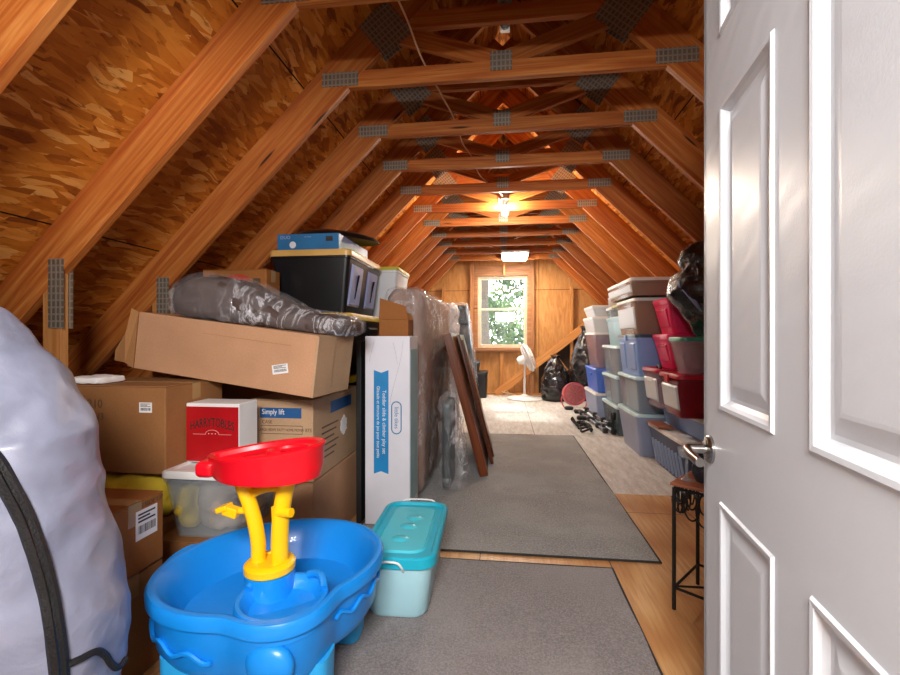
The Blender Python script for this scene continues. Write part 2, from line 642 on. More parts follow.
cc = t.ramp(n, [(.3, hx('b9b4ad')), (.55, hx('d6d3ce')), (.75, hx('e9e8e6'))])
cc = t.mix(t.ramp(f, [(.35, (.45,) * 3), (.6, (0, 0, 0))]), cc, hx('a09a92'))
br = t.n('ShaderNodeTexBrick'); br.offset = .5
br.inputs['Scale'].default_value = 1; br.inputs['Brick Width'].default_value = 2.44; br.inputs['Row Height'].default_value = 1.22
br.inputs['Mortar Size'].default_value = .004; br.inputs['Mortar Smooth'].default_value = 0
t.l(t.coord(rot=(0, 0, PI / 2), loc=(.1, .9, 0)), br.inputs['Vector'])
cc = t.mix(br.outputs['Fac'], cc, hx('8d7d70'))
M['palefloor'] = t.done(t.pbr(cc, .75, 0, t.bump(f, .15, .003)))
M['plaster'] = plain('white_wall_paint', 'dad7d2', .7)
M['darkgap'] = plain('dark_void_sheet', '2a1c14', .8, bump=.3)
# clear tubs
M['clear'] = seethrough('clear_plastic', 'dfe6ea', .17, .2)
M['cleargrey'] = seethrough('smoky_clear_plastic', 'b0bfce', .5, .2)
M['cleardark'] = seethrough('dark_clear_plastic', '6d7f86', .6, .25)
M['redclear'] = seethrough('red_clear_plastic', 'a02436', .5, .2)
M['brownclear'] = seethrough('brown_clear_plastic', 'c2a08a', .5, .2)
M['milky'] = seethrough('milky_plastic', 'e7eaee', .78, .3)
M['pinkclear'] = seethrough('rose_clear_plastic', 'd2b9c4', .34, .2)
M['tealbin'] = plain('grey_teal_plastic', '8fb6bd', .35)
M['bluebin'] = plain('mid_blue_plastic', '4a72d2', .35, var=.03)
M['steelblue'] = plain('steel_blue_plastic', '86a8e0', .35, var=.03)
M['greybin'] = plain('slate_grey_plastic', 'a3b1cf', .4, var=.03)
M['greydark'] = plain('grey_taupe_plastic', '98a2bf', .4, var=.03)
M['ribgroove'] = plain('groove_shaded_plastic', '3d4a6a', .4, var=.03)  # body darkened so the grooves between the ribs read as shade
M['lavbin'] = plain('lavender_blue_plastic', '9aa4cf', .35)
M['pinkbin'] = plain('hot_pink_plastic', 'e2285e', .32, var=.04)
M['redlid'] = plain('deep_red_plastic', 'b51730', .35)
M['greenlid'] = plain('green_plastic', '2f8d73', .35)
M['mintlid'] = plain('mint_white_plastic', 'cdebf0', .35)
M['whitelid'] = plain('off_white_plastic', 'e2e0dc', .4)
M['navylid'] = plain('dark_teal_plastic', '274a5c', .35)
M['yglid'] = plain('yellow_green_plastic', 'b7b546', .4)
M['purplecloth'] = plain('mulberry_cloth', '6b3042', .8, bump=.5, bs=20, var=.2)
M['redcloth'] = plain('red_cloth', '9c1c2c', .8, bump=.5, bs=20, var=.2)
M['beigecloth'] = plain('beige_cloth', 'b39c88', .9, bump=.6, bs=16, var=.25)
M['yellowcloth'] = plain('yellow_cloth', 'd6b62e', .8, bump=.6, bs=14, var=.15)
M['greencloth'] = plain('green_cloth', '6c7b35', .8, bump=.6, bs=16, var=.3)
M['browncloth'] = plain('brown_cloth', '8a5a3c', .85, bump=.6, bs=16, var=.3)
M['whitecloth'] = plain('white_cloth', 'd8d4d2', .9, bump=.6, bs=16, var=.08)
M['pinkfan'] = plain('coral_pink_plastic', 'd0606a', .4)
M['pinkgrille'] = plain('pale_pink_plastic', 'dd938c', .4)
M['fanwhite'] = plain('fan_white_plastic', 'efeeec', .35, var=.02)
M['cable'] = plain('cream_cable', 'd8b491', .5)
M['porcelain'] = plain('grey_porcelain', '8e8a84', .3)
M['glassbulb'] = seethrough('frosted_clear_glass', 'c9d6ea', .35, .05)
M['bulb'] = emit('lit_bulb', 'fff0dc', 900)
M['tubelight'] = emit('lit_diffuser', 'fff2dd', 60)
M['chrome'] = plain('steel_tube', '8d9096', .25, .9)
M['darkglass'] = seethrough('smoked_glass', '2f3b46', .6, .05)
M['leaf1'] = plain('leaf_green', '2f4419', .6, var=.3)
M['leaf2'] = plain('leaf_light_green', '4d632b', .6, var=.3)
M['bark'] = plain('tree_bark', '3f372c', .9, bump=.8, bs=20)

# ------------------------------------------------------------------ setting
APEX = 3.475          # |X + .02| + z on the inside of the roof boards
INNER = 3.215         # the same on the underside of the rafters
XC = -.02
YF, YB = .2, 8.47
def roof(side):
    L = APEX * math.sqrt(2)
    bm = box(BM(), 0, YB - YF + .06, 0, L + .03, 0, .02)
    o = struct('ceiling', bm, M['roof'])
    if side < 0:      # local x along the room, local y up the slope
        o.matrix_world = axes((XC - APEX, YF, 0), (0, 1, 0), (1, 0, 1))
        o.matrix_world = axes((XC - APEX, YF, 0), (0, 1, 0), (1, 0, 1)) @ Matrix.Translation((0, 0, -.02 if axes((0, 0, 0), (0, 1, 0), (1, 0, 1)).col[2].z < 0 else 0))
    else:
        A = axes((XC + APEX, YF, 0), (0, 1, 0), (-1, 0, 1))
        o.matrix_world = A @ Matrix.Translation((0, 0, -.02 if A.col[2].z < 0 else 0))
    return o
roof(-1); roof(1)
struct('floor', box(BM(), -3.5, 3.46, -2.6, 3.17, -.04, 0), M['ply'])
struct('floor', box(BM(), -3.5, 3.46, 3.17, 8.5, -.04, 0.001), M['palefloor'])

# gable end wall with the window hole
WX0, WX1, WZ0, WZ1 = -.502, .403, .87, 2.20
bm = BM()
yy0, yy1 = 8.44, 8.46
def prism(bm, pts, y0, y1):
    a = [bm.verts.new((p[0], y0, p[1])) for p in pts]
    b = [bm.verts.new((p[0], y1, p[1])) for p in pts]
    bm.faces.new(a); bm.faces.new(b[::-1])
    for i in range(len(pts)):
        j = (i + 1) % len(pts)
        bm.faces.new((a[j], a[i], b[i], b[j]))
    return bm
prism(bm, [(XC - APEX, 0), (WX0, 0), (WX0, APEX + WX0 - XC), ], yy0, yy1)
prism(bm, [(WX1, 0), (XC + APEX, 0), (WX1, APEX - WX1 + XC)], yy0, yy1)
prism(bm, [(WX0, 0), (WX1, 0), (WX1, WZ0), (WX0, WZ0)], yy0, yy1)
prism(bm, [(WX0, WZ1), (WX1, WZ1), (WX1, APEX - WX1 + XC), (XC, APEX), (WX0, APEX + WX0 - XC)], yy0, yy1)
we = struct('wall_far', bm, M['endosb'])
# object space of the end wall: turn so the flakes lie in its plane
for v in we.data.vertices:
    v.co = Vector((v.co.x, v.co.z, -v.co.y))
we.rotation_euler = (PI / 2, 0, 0)
# sheet whose dark colour stands in for a void, low right behind the brace
struct('wall_far', prism(BM(), [(.62, .02), (2.5, .02), (2.2, 1.2), (1.72, 1.42), (.62, .58)], 8.425, 8.438), M['darkgap'])
trims = []
def trim(p, q, w, h, up=(0, 0, 1), m='stud'):
    o = beam('trim_%d' % (len(trims) + 1), p, q, w, h, M[m], None, up)
    o['kind'] = 'structure'
    trims.append(o)
YS = 8.39
SD = .089
trim((-.60, YS, .04), (-.60, YS, 2.62), SD, .085, (1, 0, 0), 'casing')        # king studs beside the window
trim((.49, YS, .04), (.49, YS, 2.62), SD, .085, (1, 0, 0), 'casing')
trim((-.55, YS, 2.30), (.45, YS, 2.30), SD, .19, (0, 0, 1), 'casing')         # header
trim((-.55, YS, .81), (.45, YS, .81), SD, .045, (0, 0, 1), 'casing')          # rough sill
trim((-.06, YS, .04), (-.06, YS, .78), SD, .06, (1, 0, 0))                    # cripple stud
trim((-2.6, YS, .02), (2.6, YS, .02), SD, .038)                               # sole plate
trim((.82, YS, .04), (.82, YS, .78), SD, .09, (1, 0, 0))
trim((1.20, YS, .32), (1.20, YS, 1.98), SD, .05, (1, 0, 0))
trim((-1.15, YS, .04), (-1.15, YS, 2.0), SD, .05, (1, 0, 0))
trim((-.16, 8.33, .02), (1.72, 8.33, 1.48), .04, .14)                         # long diagonal brace
trim((.86, 8.33, .76), (1.10, 8.33, .45), .04, .09)
trim((-.015, 8.2, 2.40), (-.015, 8.2, 2.19), .03, .03, (1, 0, 0))

# window
wn = struct('window_1', BM(), M['vinyl'])
bm = BM()
f = .028
for x0, x1, z0, z1 in ((WX0, WX0 + f, WZ0, WZ1), (WX1 - f, WX1, WZ0, WZ1), (WX0 + f, WX1 - f, WZ1 - f, WZ1), (WX0 + f, WX1 - f, WZ0, WZ0 + f)):
    box(bm, x0, x1, 8.40, 8.47, z0, z1)
obj('window_frame', bm, M['vinyl'], wn, bevel=.004)
zm = 1.585
def sash(z0, z1, y):
    bm = BM()
    g = .032
    X0, X1 = WX0 + f, WX1 - f
    for x0, x1, a, b in ((X0, X0 + g, z0, z1), (X1 - g, X1, z0, z1), (X0 + g, X1 - g, z1 - g, z1), (X0 + g, X1 - g, z0, z0 + g)):
        box(bm, x0, x1, y, y + .028, a, b)
    s = obj('sash', bm, M['vinyl'], wn, bevel=.003)
    obj('glass_pane', box(BM(), X0 + g, X1 - g, y + .012, y + .016, z0 + g, z1 - g), M['glasspane'], s)
sash(zm - .02, WZ1 - f, 8.437)
sash(WZ0 + f, zm + .02, 8.405)
bm = BM()
for x0, x1, z0, z1 in ((WX0 - .07, WX0, WZ0 - .02, WZ1 + .06), (WX1, WX1 + .07, WZ0 - .02, WZ1 + .06), (WX0, WX1, WZ1, WZ1 + .06)):
    box(bm, x0, x1, 8.335, 8.40, z0, z1)
obj('window_casing', bm, M['casing'], wn, bevel=.004)
obj('window_sill', box(BM(), WX0 - .1, WX1 + .1, 8.31, 8.40, WZ0 - .06, WZ0), M['casing'], wn, bevel=.006)

# doorway wall beside the camera, and the hall the camera stands in
bm = BM()
prism(bm, [(.50, 0), (XC + APEX, 0), (.50, APEX - .52)], .20, .31)
prism(bm, [(XC - APEX, 0), (-.95, 0), (-.95, APEX - .93)], .20, .31)
prism(bm, [(-.95, 2.05), (.50, 2.05), (.50, APEX - .52), (XC, APEX), (-.95, APEX - .93)], .20, .31)
struct('wall_near', bm, M['plaster'])
trim((.455, .26, 0), (.455, .26, 2.1), .12, .05, (1, 0, 0), 'casing')
struct('wall_left', box(BM(), -1.75, -1.70, -2.5, .2, 0, 2.45), M['plaster'])
struct('wall_right', box(BM(), 1.70, 1.75, -2.5, .2, 0, 2.45), M['plaster'])
struct('wall_back', box(BM(), -1.75, 1.75, -2.55, -2.5, 0, 2.45), M['plaster'])
struct('ceiling', box(BM(), -1.75, 1.75, -2.55, .2, 2.45, 2.5), M['plaster'])

# trusses -------------------------------------------------------------
T = .038
TR_LABELS = {
    -2: 'roof truss nearest the camera, only a rafter corner in the top left',
    -1: 'second roof truss, long left rafter whose stud stands beside the grey cover',
    0: 'third roof truss, nearest one whose flat tie beam shows whole at top',
    1: 'second tie-beam truss back, brown face dark, above the stacked black totes',
    2: 'third tie-beam truss back, dark faced, between the two brighter lit spans',
    3: 'fourth tie-beam truss back, the dark one just before the lit bulb',
    4: 'pale lit roof truss just behind the hanging lit bulb',
    5: 'first roof truss beyond the bulb truss, brightly lit',
    6: 'second roof truss beyond the bulb truss',
    7: 'third roof truss beyond the bulb truss, before the flat strip light',
    8: 'roof truss just in front of the flat strip light',
    9: 'last open roof truss before the window gable, behind the strip light',
}
Y0T, STEP = 2.33, .61
def truss(n):
    Y = Y0T + STEP * n
    tr = thing('roof_truss', TR_LABELS[n], 'roof truss', (XC, Y, 0), group='roof trusses')
    mid = (APEX + INNER) / 2
    dep = .184
    for s in (-1, 1):
        beam('rafter', (s * (mid - .03), T / 2, .03), (s * .0, T / 2, mid + .0), T, dep - .002, M['truss'], tr, up=(s, 0, 1))
        beam('stud', (s * 1.925, T / 2, 0), (s * 1.925, T / 2, INNER - 1.925 + .14), T - .004, .089, M['stud'], tr, up=(1, 0, 0))
    hw = APEX - 2.445
    beam('tie_beam', (-hw + .06, T / 2, 2.445), (hw - .06, T / 2, 2.445), T - .002, .089, M['truss'], tr)
    hu = APEX - 2.735
    beam('collar_beam', (-hu + .04, T / 2, 2.735), (hu - .04, T / 2, 2.735), T - .003, .089, M['truss'], tr)
    for s in (-1, 1):
        beam('web', (s * .03, T / 2, 2.50), (s * .60, T / 2, 2.69), T - .006, .089, M['truss'], tr)
    for y in (-.002, T + .002):
        if n < 5 or y < 0:
            def pl(x, z, w, h, a, nm='plate'):
                M4 = Matrix.Translation((x, y, z)) @ Matrix.Rotation(a, 4, 'Y') @ Matrix.Rotation(PI / 2, 4, 'X')
                o = obj('gusset_plate', box(BM(), -w / 2, w / 2, -h / 2, h / 2, -.0015, .0015), M['plate'], tr)
                o.matrix_local = M4
            for s in (-1, 1):
                pl(s * .86, 2.447, .20, .075, 0)
                pl(s * .61, 2.70, .20, .23, s * R(38))
                pl(s * 1.90, 1.25, .075, .30, 0)
            pl(0, 2.485, .11, .10, 0)
    return tr
for n in range(-2, 10):
    truss(n)

# cable along the trusses, lamps --------------------------------------
pts = [(-.50, 1.62, 2.52), (-.47, 2.05, 2.58), (-.44, 2.20, 2.52), (-.42, 2.33, 2.497), (-.36, 2.60, 2.46), (-.335, 2.93, 2.50), (-.30, 3.25, 2.46), (-.27, 3.54, 2.50), (-.22, 3.9, 2.47), (-.15, 4.2, 2.50), (-.05, 4.58, 2.52), (.0, 4.70, 2.50)]
solo('electrical_cable', tube(BM(), curve(pts, 6), .005, 6), M['cable'], 'cream electrical cable strung over the tie beams on the left', 'cable', smooth=True)

lamp = thing('hanging_bulb', 'lit bare bulb in a grey holder hung before the pale truss', 'light bulb', (.0, 4.70, 2.49))
obj('lamp_holder', lathe(BM(), [(.012, .06), (.045, .055), (.05, .0), (.034, -.02), (.03, -.07), (.0, -.075)], 24), M['porcelain'], lamp, smooth=True)
obj('bulb', lathe(BM(), [(.012, -.07), (.018, -.09), (.032, -.12), (.033, -.14), (.024, -.16), (0, -.168)], 24), M['bulb'], lamp, smooth=True, label='glowing bulb')
lamp2 = thing('lamp_holder', 'unlit clear bulb in a holder high in the roof peak, top centre', 'light bulb', (-.0, 2.62, 2.97))
obj('socket', lathe(BM(), [(.0, .07), (.04, .065), (.042, .03), (.026, .02), (.024, -.03), (0, -.035)], 20), M['porcelain'], lamp2, smooth=True)
obj('bulb', lathe(BM(), [(.012, -.03), (.018, -.05), (.03, -.08), (.03, -.1), (.02, -.12), (0, -.128)], 20), M['glassbulb'], lamp2, smooth=True)
obj('mount', box(BM(), -.03, .03, .0, .32, .065, .085), M['porcelain'], lamp2)
strip = thing('strip_light', 'flat lit ceiling light between the far trusses', 'ceiling light', (.16, 7.52, 2.39))
obj('housing', box(BM(), -.22, .22, -.35, .35, .012, .05), M['whiteplastic'], strip, bevel=.006)
obj('diffuser', box(BM(), -.19, .19, -.32, .32, -.012, .012), M['tubelight'], strip, bevel=.006)

# rugs -----------------------------------------------------------------
def rug(name, x0, x1, y0, y1, m, label):
    r = thing(name, label, 'rug', ((x0 + x1) / 2, (y0 + y1) / 2, 0))
    w, d = (x1 - x0) / 2, (y1 - y0) / 2
    bm = BM()
    nx, ny = 40, 60
    g = []
    for j in range(ny + 1):
        row = []
        for i in range(nx + 1):
            x, y = -w + 2 * w * i / nx, -d + 2 * d * j / ny
            z = .009 + .003 * noise.noise(Vector((x * 3, y * 3, d)))
            z += .006 * math.exp(-((y - (-d + .95) + .06 * math.sin(x * 2)) / .03) ** 2) if 'far' in label else 0
            row.append(bm.verts.new((x, y, z)))
        g.append(row)
    for j in range(ny):
        for i in range(nx):
            bm.faces.new((g[j][i], g[j][i + 1], g[j + 1][i + 1], g[j + 1][i]))
    obj('pile', bm, m, r, smooth=True)
    bm = BM()
    for a in ((-w - .006, w + .006, -d - .006, -d + .004), (-w - .006, w + .006, d - .004, d + .006), (-w - .006, -w + .004, -d, d), (w - .004, w + .006, -d, d)):
        box(bm, a[0], a[1], a[2], a[3], .0, .010)
    obj('binding', bm, M['rugedge'], r, bevel=.003)
rug('area_rug', -.80, .724, 2.215, 4.94, M['rugA'], 'grey flecked rug on the floor beside the mattress, far one')
rug('area_rug', -.95, .485, .15, 2.125, M['rugB'], 'grey rug under the blue water table, near one')

# ------------------------------------------------------------------ door
dn = Vector((.085, .688, 0)).normalized()
doorM = axes((.397, .324, 0), dn, (0, 0, 1))        # local x from hinge to latch, y up, z = x cross y
door = struct('door_1', BM(), M['door'])
door.matrix_world = doorM
W, Hh, TH = .913, 2.03, .035
# z axis of doorM points to +X side; the seen face is at local z = 0 looking to -z
def door_face():
    bm = BM()
    xs = [0, .127, .397, .516, .786, W]
    zl = [0, .14, .683, .892, 1.592, 1.755, 1.93, Hh]
    pan = [(1, 1), (3, 1), (1, 3), (3, 3), (1, 5), (3, 5)]
    def quad(a, b, c, d):
        bm.faces.new([bm.verts.new(p) for p in (a, b, c, d)])
    for i in range(5):
        for j in range(7):
            x0, x1, y0, y1 = xs[i], xs[i + 1], zl[j], zl[j + 1]
            if (i, j) in pan:
                rings = []
                for ins, dz in ((0, 0), (.004, -.005), (.012, -.004), (.018, .004), (.026, .011), (.034, .0115), (.062, .003), (.068, .0025)):
                    rings.append([(x0 + ins, y0 + ins, dz), (x1 - ins, y0 + ins, dz), (x1 - ins, y1 - ins, dz), (x0 + ins, y1 - ins, dz)])
                loft(bm, [[Vector(p) for p in r] for r in rings], cap0=False, cap1=True)
            else:
                quad((x0, y0, 0), (x1, y0, 0), (x1, y1, 0), (x0, y1, 0))
    bmesh.ops.remove_doubles(bm, verts=bm.verts[:], dist=1e-5)
    return bm
o = obj('panel_face', door_face(), M['door'], door)
bm = BM()
box(bm, 0, W, 0, Hh, .0135, TH)
box(bm, W - .02, W, 0, Hh, .0, .0135); box(bm, 0, .02, 0, Hh, .0, .0135)
obj('slab', bm, M['door'], door, bevel=.001, seg=1)
# lever handle
lv = thing('x', '', '')
for k in ('label', 'category'):
    del lv[k]
lv.name = 'door_lever'
lv.parent = door
lv.location = (W - .055, .785, 0)
A = Matrix.Rotation(PI, 4, 'X')     # local +z now points out of the seen face
obj('rose', lathe(BM(), [(.0, 0), (.034, 0), (.034, .006), (.030, .010), (.012, .012), (.012, .012), (0, .012)], 28, A), M['nickel'], lv, smooth=True)
tb = tube(BM(), [(0, 0, -.01), (0, 0, -.052)], .011, 14)
obj('spindle', tb, M['nickel'], lv, smooth=True)
pts = curve([(.0, 0, -.050), (-.012, .0, -.056), (-.05, -.003, -.058), (-.10, -.006, -.055), (-.112, -.006, -.054)], 5)
obj('lever', tube(BM(), pts, .0105, 14), M['nickel'], lv, smooth=True)
obj('thumb_turn', tube(BM(), [(.0, -.0, -.05), (.0, -.022, -.05)], .006, 10), M['nickel'], lv, smooth=True)

# ------------------------------------------------------------------ boxes
def carton(label, x0, x1, y0, y1, z0, z1, m='card', rz=0, group='cardboard boxes', tape=True, rot=None, flaps=True, name='cardboard_box'):
    w, d, h = (x1 - x0) / 2, (y1 - y0) / 2, z1 - z0
    c = thing(name, label, 'box', ((x0 + x1) / 2, (y0 + y1) / 2, z0), rz, group, rot=rot)
    t_ = .005
    obj('body', box(BM(), -w, w, -d, d, 0, h - t_), M[m], c, bevel=.004)
    if flaps:
        for s in (-1, 1):
            bm = BM()
            if w >= d:
                box(bm, -w, w, min(s * .002, s * d), max(s * .002, s * d), h - t_, h)
            else:
                box(bm, min(s * .002, s * w), max(s * .002, s * w), -d, d, h - t_, h)
            obj('flap', bm, M[m], c, bevel=.0015, seg=1)
    if tape:
        bm = BM()
        if w >= d:
            box(bm, -w - .001, w + .001, -.025, .025, h - .002, h + .001)
            box(bm, w, w + .001, -.025, .025, h - .07, h); box(bm, -w - .001, -w, -.025, .025, h - .07, h)
        else:
            box(bm, -.025, .025, -d - .001, d + .001, h - .002, h + .001)
            box(bm, -.025, .025, -d - .001, -d, h - .07, h)
        obj('tape', bm, M['tape'], c)
    return c, w, d, h

def sticker(c, loc, w, h, xd, yd, bars=True, name='sticker'):
    A = axes(loc, xd, yd)
    s = obj(name, box(BM(), -w / 2, w / 2, -h / 2, h / 2, -.0002, .0008), M['white'], c, label='white paper sticker')
    s.matrix_local = A
    if bars:
        bm = BM()
        rnd = random.Random(w * 1000)
        x = -w * .38
        while x < w * .38:
            bw = w * rnd.choice((.012, .02, .03))
            box(bm, x, x + bw, -h * .30, -h * .02, .0008, .0011)
            x += bw + w * rnd.choice((.012, .02, .03))
        for k, yy in enumerate((.12, .24, .36)):
            box(bm, -w * .4, w * (.4 - .25 * (k % 2)), h * yy - h * .03, h * yy + h * .03, .0008, .0011)
        obj('print', bm, M['ink'], s)
    return s
NX, PXd = (1, 0, 0), (0, 1, 0)
UP = (0, 0, 1)

# big brown box, lower left
c, w, d, h = carton('large brown cardboard box under the long tan carton, small white sticker on front', -1.79, -1.325, 1.62, 1.98, .52, .868, 'card2')
sticker(c, (w - .085, -d - .0006, h - .085), .055, .04, NX, UP)
text(c, 'F0210', .05, M['greyink'], (-w + .135, -d - .0006, h - .075), NX, UP, sx=.9)
text(c, 'UTN3', .04, M['greyink'], (-w + .15, -d - .0006, h - .125), NX, UP, sx=.9)
# box with the shipping label
c, w, d, h = carton('brown cardboard box with a white shipping label, left of the water table', -1.60, -1.12, 1.13, 1.36, .335, .555, 'card3')
sticker(c, (w + .0006, .045, h - .075), .085, .09, PXd, UP)
text(c, 'THIS SIDE UP', .022, M['greyink'], (w + .0006, .05, h - .018), PXd, UP)
carton('plain brown cardboard box underneath the box with the shipping label', -1.60, -1.13, 1.12, 1.37, 0, .33, 'card2')
carton('brown cardboard box on the floor underneath the clear bin of beige cloth', -1.36, -.98, 1.60, 1.97, 0, .27, 'card2')
carton('brown cardboard box on the floor in the shadow, holding up the yellow bag', -1.80, -1.37, 1.62, 1.98, 0, .30, 'card2')
# yellow bag
bm = blob(-1.55, 1.75, .41, .20, .16, .108, 40, 22, p=2.6)
crumple(bm, .02, 9, 2)
for v in bm.verts: v.co.z = max(.302, min(.517, v.co.z))
solo('yellow_bag', bm, M['yellowcloth'], 'yellow bag squeezed underneath the large brown cardboard box', 'bag', smooth=True)
# red printed box on the clear bin
c = thing('red_box', 'small red-fronted white box with an arched dark title on the clear bin lid', 'box', (-1.203, 1.80, .542))
w, d, h = .118, .07, .245
obj('body', box(BM(), -w, w, -d, d, 0, h), M['white'], c, bevel=.004)
obj('front_print', box(BM(), -w + .002, w - .002, -d - .001, -d, .004, h - .014), M['redcard'], c)
text(c, 'HARRYTOBLES', .052, M['ink'], (0, -d - .0016, h - .080), NX, UP, sx=.57, bend=1.8, ext=.0007)
text(c, '. . .', .03, M['white'], (0, -d - .0016, h - .118), NX, UP)
bm = BM()
tube(bm, [(.03 * math.cos(a), 0, .018 * math.sin(a)) for a in [PI * k / 10 for k in range(11)]], .0014, 5)
box(bm, -.085, -.03, -.0005, .0008, -.001, .001); box(bm, .03, .085, -.0005, .0008, -.001, .001)
obj('emblem', bm, M['pinkgrille'], c, loc=(0, -d - .0012, h - .128))

# long tan carton lying across, its left end open
lc = thing('long_carton', 'long tan cardboard carton with a torn open left end, lying across the pile', 'box', (-1.255, 1.84, .8635), rot=(0, R(7), R(-6)), group='cardboard boxes')
L2, D2, H2 = .455, .34, .262
bm = BM()
t_ = .005
box(bm, -L2, L2, 0, t_, 0, H2); box(bm, -L2, L2, D2 - t_, D2, 0, H2)
box(bm, -L2, L2, t_, D2 - t_, 0, t_); box(bm, -L2, L2, t_, D2 - t_, H2 - t_, H2)
obj('body', bm, M['card'], lc, bevel=.003)
bm = BM()
box(bm, L2, L2 + .006, .0, D2, 0, H2)
box(bm, L2 + .006, L2 + .010, .0, D2 * .45, .0, H2 * .98)
obj('end_flap', bm, M['card4'], lc, bevel=.002)
def flapmesh(pts, th=.005):
    bm = BM()
    a = [Vector(p) for p in pts]
    n = (a[1] - a[0]).cross(a[2] - a[0]).normalized() * th
    lo = [bm.verts.new(p) for p in a]; hi = [bm.verts.new(p + n) for p in a]
    bm.faces.new(lo[::-1]); bm.faces.new(hi)
    for i in range(len(a)):
        j = (i + 1) % len(a)
        bm.faces.new((lo[i], lo[j], hi[j], hi[i]))
    return bm
obj('torn_flap', flapmesh([(-L2, 0, .0), (-L2, 0, H2), (-L2 - .03, -.01, H2 + .012), (-L2 - .045, -.015, H2 * .6), (-L2 - .11, .0, .07), (-L2 - .12, .01, .02), (-L2 - .05, .0, .02)]), M['cardin'], lc)
obj('torn_flap', flapmesh([(-L2, .01, .0), (-L2, D2 * .6, .0), (-L2 - .05, D2 * .5, -.0), (-L2 - .06, .02, .0)]), M['cardin'], lc)
obj('torn_flap', flapmesh([(-L2, D2 - .005, .0), (-L2, D2 - .005, H2), (-L2 - .07, D2 + .02, H2 * .9), (-L2 - .10, D2 + .03, .03)]), M['card4'], lc)
sticker(lc, (.30, -.0008, .10), .075, .04, (.97, 0, .25), (-.25, 0, .97))
bm = BM()
box(bm, -.10, .34, -.0012, 0, H2 * .78, H2 * .785)
obj('crease', bm, M['cardin'], lc)
# crumpled white foam sheet between big box and long carton
bm = subdiv_box(-1.77, -1.64, 1.64, 1.78, .870, .898, (8, 12, 3), .01)
crumple(bm, .006, 14, 3)
for v in bm.verts: v.co.z = max(.8695, v.co.z)
solo('foam_sheet', bm, M['white'], 'white foam sheet poking out beside the grey cover on the brown box', 'sheet', smooth=True)

# printed box and the box below it
c, w, d, h = carton('tan cardboard box with a blue printed band, underneath the long carton', -1.20, -.886, 2.00, 2.64, .385, .768, 'card4', tape=False)
bx = obj('printed_band', box(BM(), -.10, .105, -.0008, 0, -.024, .024), M['blueink'], c, loc=(-.005, -d, h - .062))
text(c, 'Simply lift', .036, M['white'], (-.095, -d - .0016, h - .058), NX, UP, align='LEFT', sx=.8)
text(c, 'CASE', .022, M['greyink'], (-.095, -d - .0008, h - .106), NX, UP, align='LEFT')
text(c, 'LARGE HEAVY DUTY HOME MOVER', .018, M['greyink'], (0, -d - .0008, h - .142), NX, UP, sx=.78)
text(c, 'BTS', .024, M['greyink'], (.135, -d - .0008, h - .142), NX, UP, sx=.8)
bm = BM()
for z in (h - .122, h - .160):
    box(bm, -.10, .105, -.0008, 0, z - .0012, z + .0012)
for x in (-.10, .104):
    box(bm, x, x + .0015, -.0008, 0, h - .160, h - .122)
obj('printed_lines', bm, M['greyink'], c, loc=(0, -d, 0))
obj('printed_band', box(BM(), 0, .0008, -.13, .18, -.03, .03), M['blueink'], c, loc=(w, .02, h - .065))
bm = BM()
for k in range(6):
    box(bm, 0, .0008, -.24, -.02 - .03 * (k % 3), -.004, .004, Matrix.Translation((0, 0, -.03 * k)))
obj('printed_lines', bm, M['greyink'], c, loc=(w, .02, h - .15))
bm = subdiv_box(-.0005, .002, -.05, .05, -.06, .06, (1, 14, 16), .0004)
for v in bm.verts:
    k = 1 - .5 * abs(noise.noise(Vector((0, v.co.y * 40, v.co.z * 40))))
    v.co.y *= k; v.co.z *= k * (1 - .5 * abs(v.co.y) / .05)
obj('tape_residue', bm, M['white'], c, loc=(w, .08, h - .19))
c, w, d, h = carton('plain tan cardboard box on the floor underneath the blue banded box', -1.20, -.886, 2.00, 2.64, 0, .38, 'card')
bm = BM()
rnd = random.Random(4)
for k in range(14):
    a = R(25 + 130 * k / 13)
    L = rnd.uniform(.08, .14)
    p0 = Vector((0, 0, 0)); p1 = Vector((L * math.cos(a), -.02 * rnd.random(), L * math.sin(a)))
    tube(bm, [p0, p0.lerp(p1, .5), p1], [.0035, .0045, .001], 4)
solo('plastic_tassel', bm, M['clear'], 'spray of clear plastic film strands before the tan boxes behind the water table', 'plastic film', (-.96, 1.965, .385))
bm = lathe(BM(), [(.05, 0), (.055, .02), (.05, .38), (.0, .382)], 12)
# dark flat panel added to fill the dark gap between stacks
solo('dark_slab', box(BM(), -.842, -.812, 2.48, 2.86, 0, 1.04), M['blackmat'], 'dark flat panel on edge behind the tall white toy carton', 'table', bevel=.004)
# tall narrow cardboard behind toy carton
c = thing('cardboard_box', 'tall narrow brown cardboard sleeve standing behind the white toy carton', 'box', (-.675, 2.775, .013), group='cardboard boxes')
obj('body', box(BM(), -.10, .085, -.06, .09, 0, 1.16), M['card3'], c, bevel=.003)
obj('flap', flapmesh([(-.10, -.06, 1.16), (.085, -.06, 1.16), (.07, -.065, 1.24), (-.09, -.07, 1.29)]), M['card3'], c)
obj('flap', flapmesh([(-.10, .085, 1.16), (.085, .085, 1.16), (.07, .09, 1.20), (-.09, .09, 1.24)]), M['card3'], c)

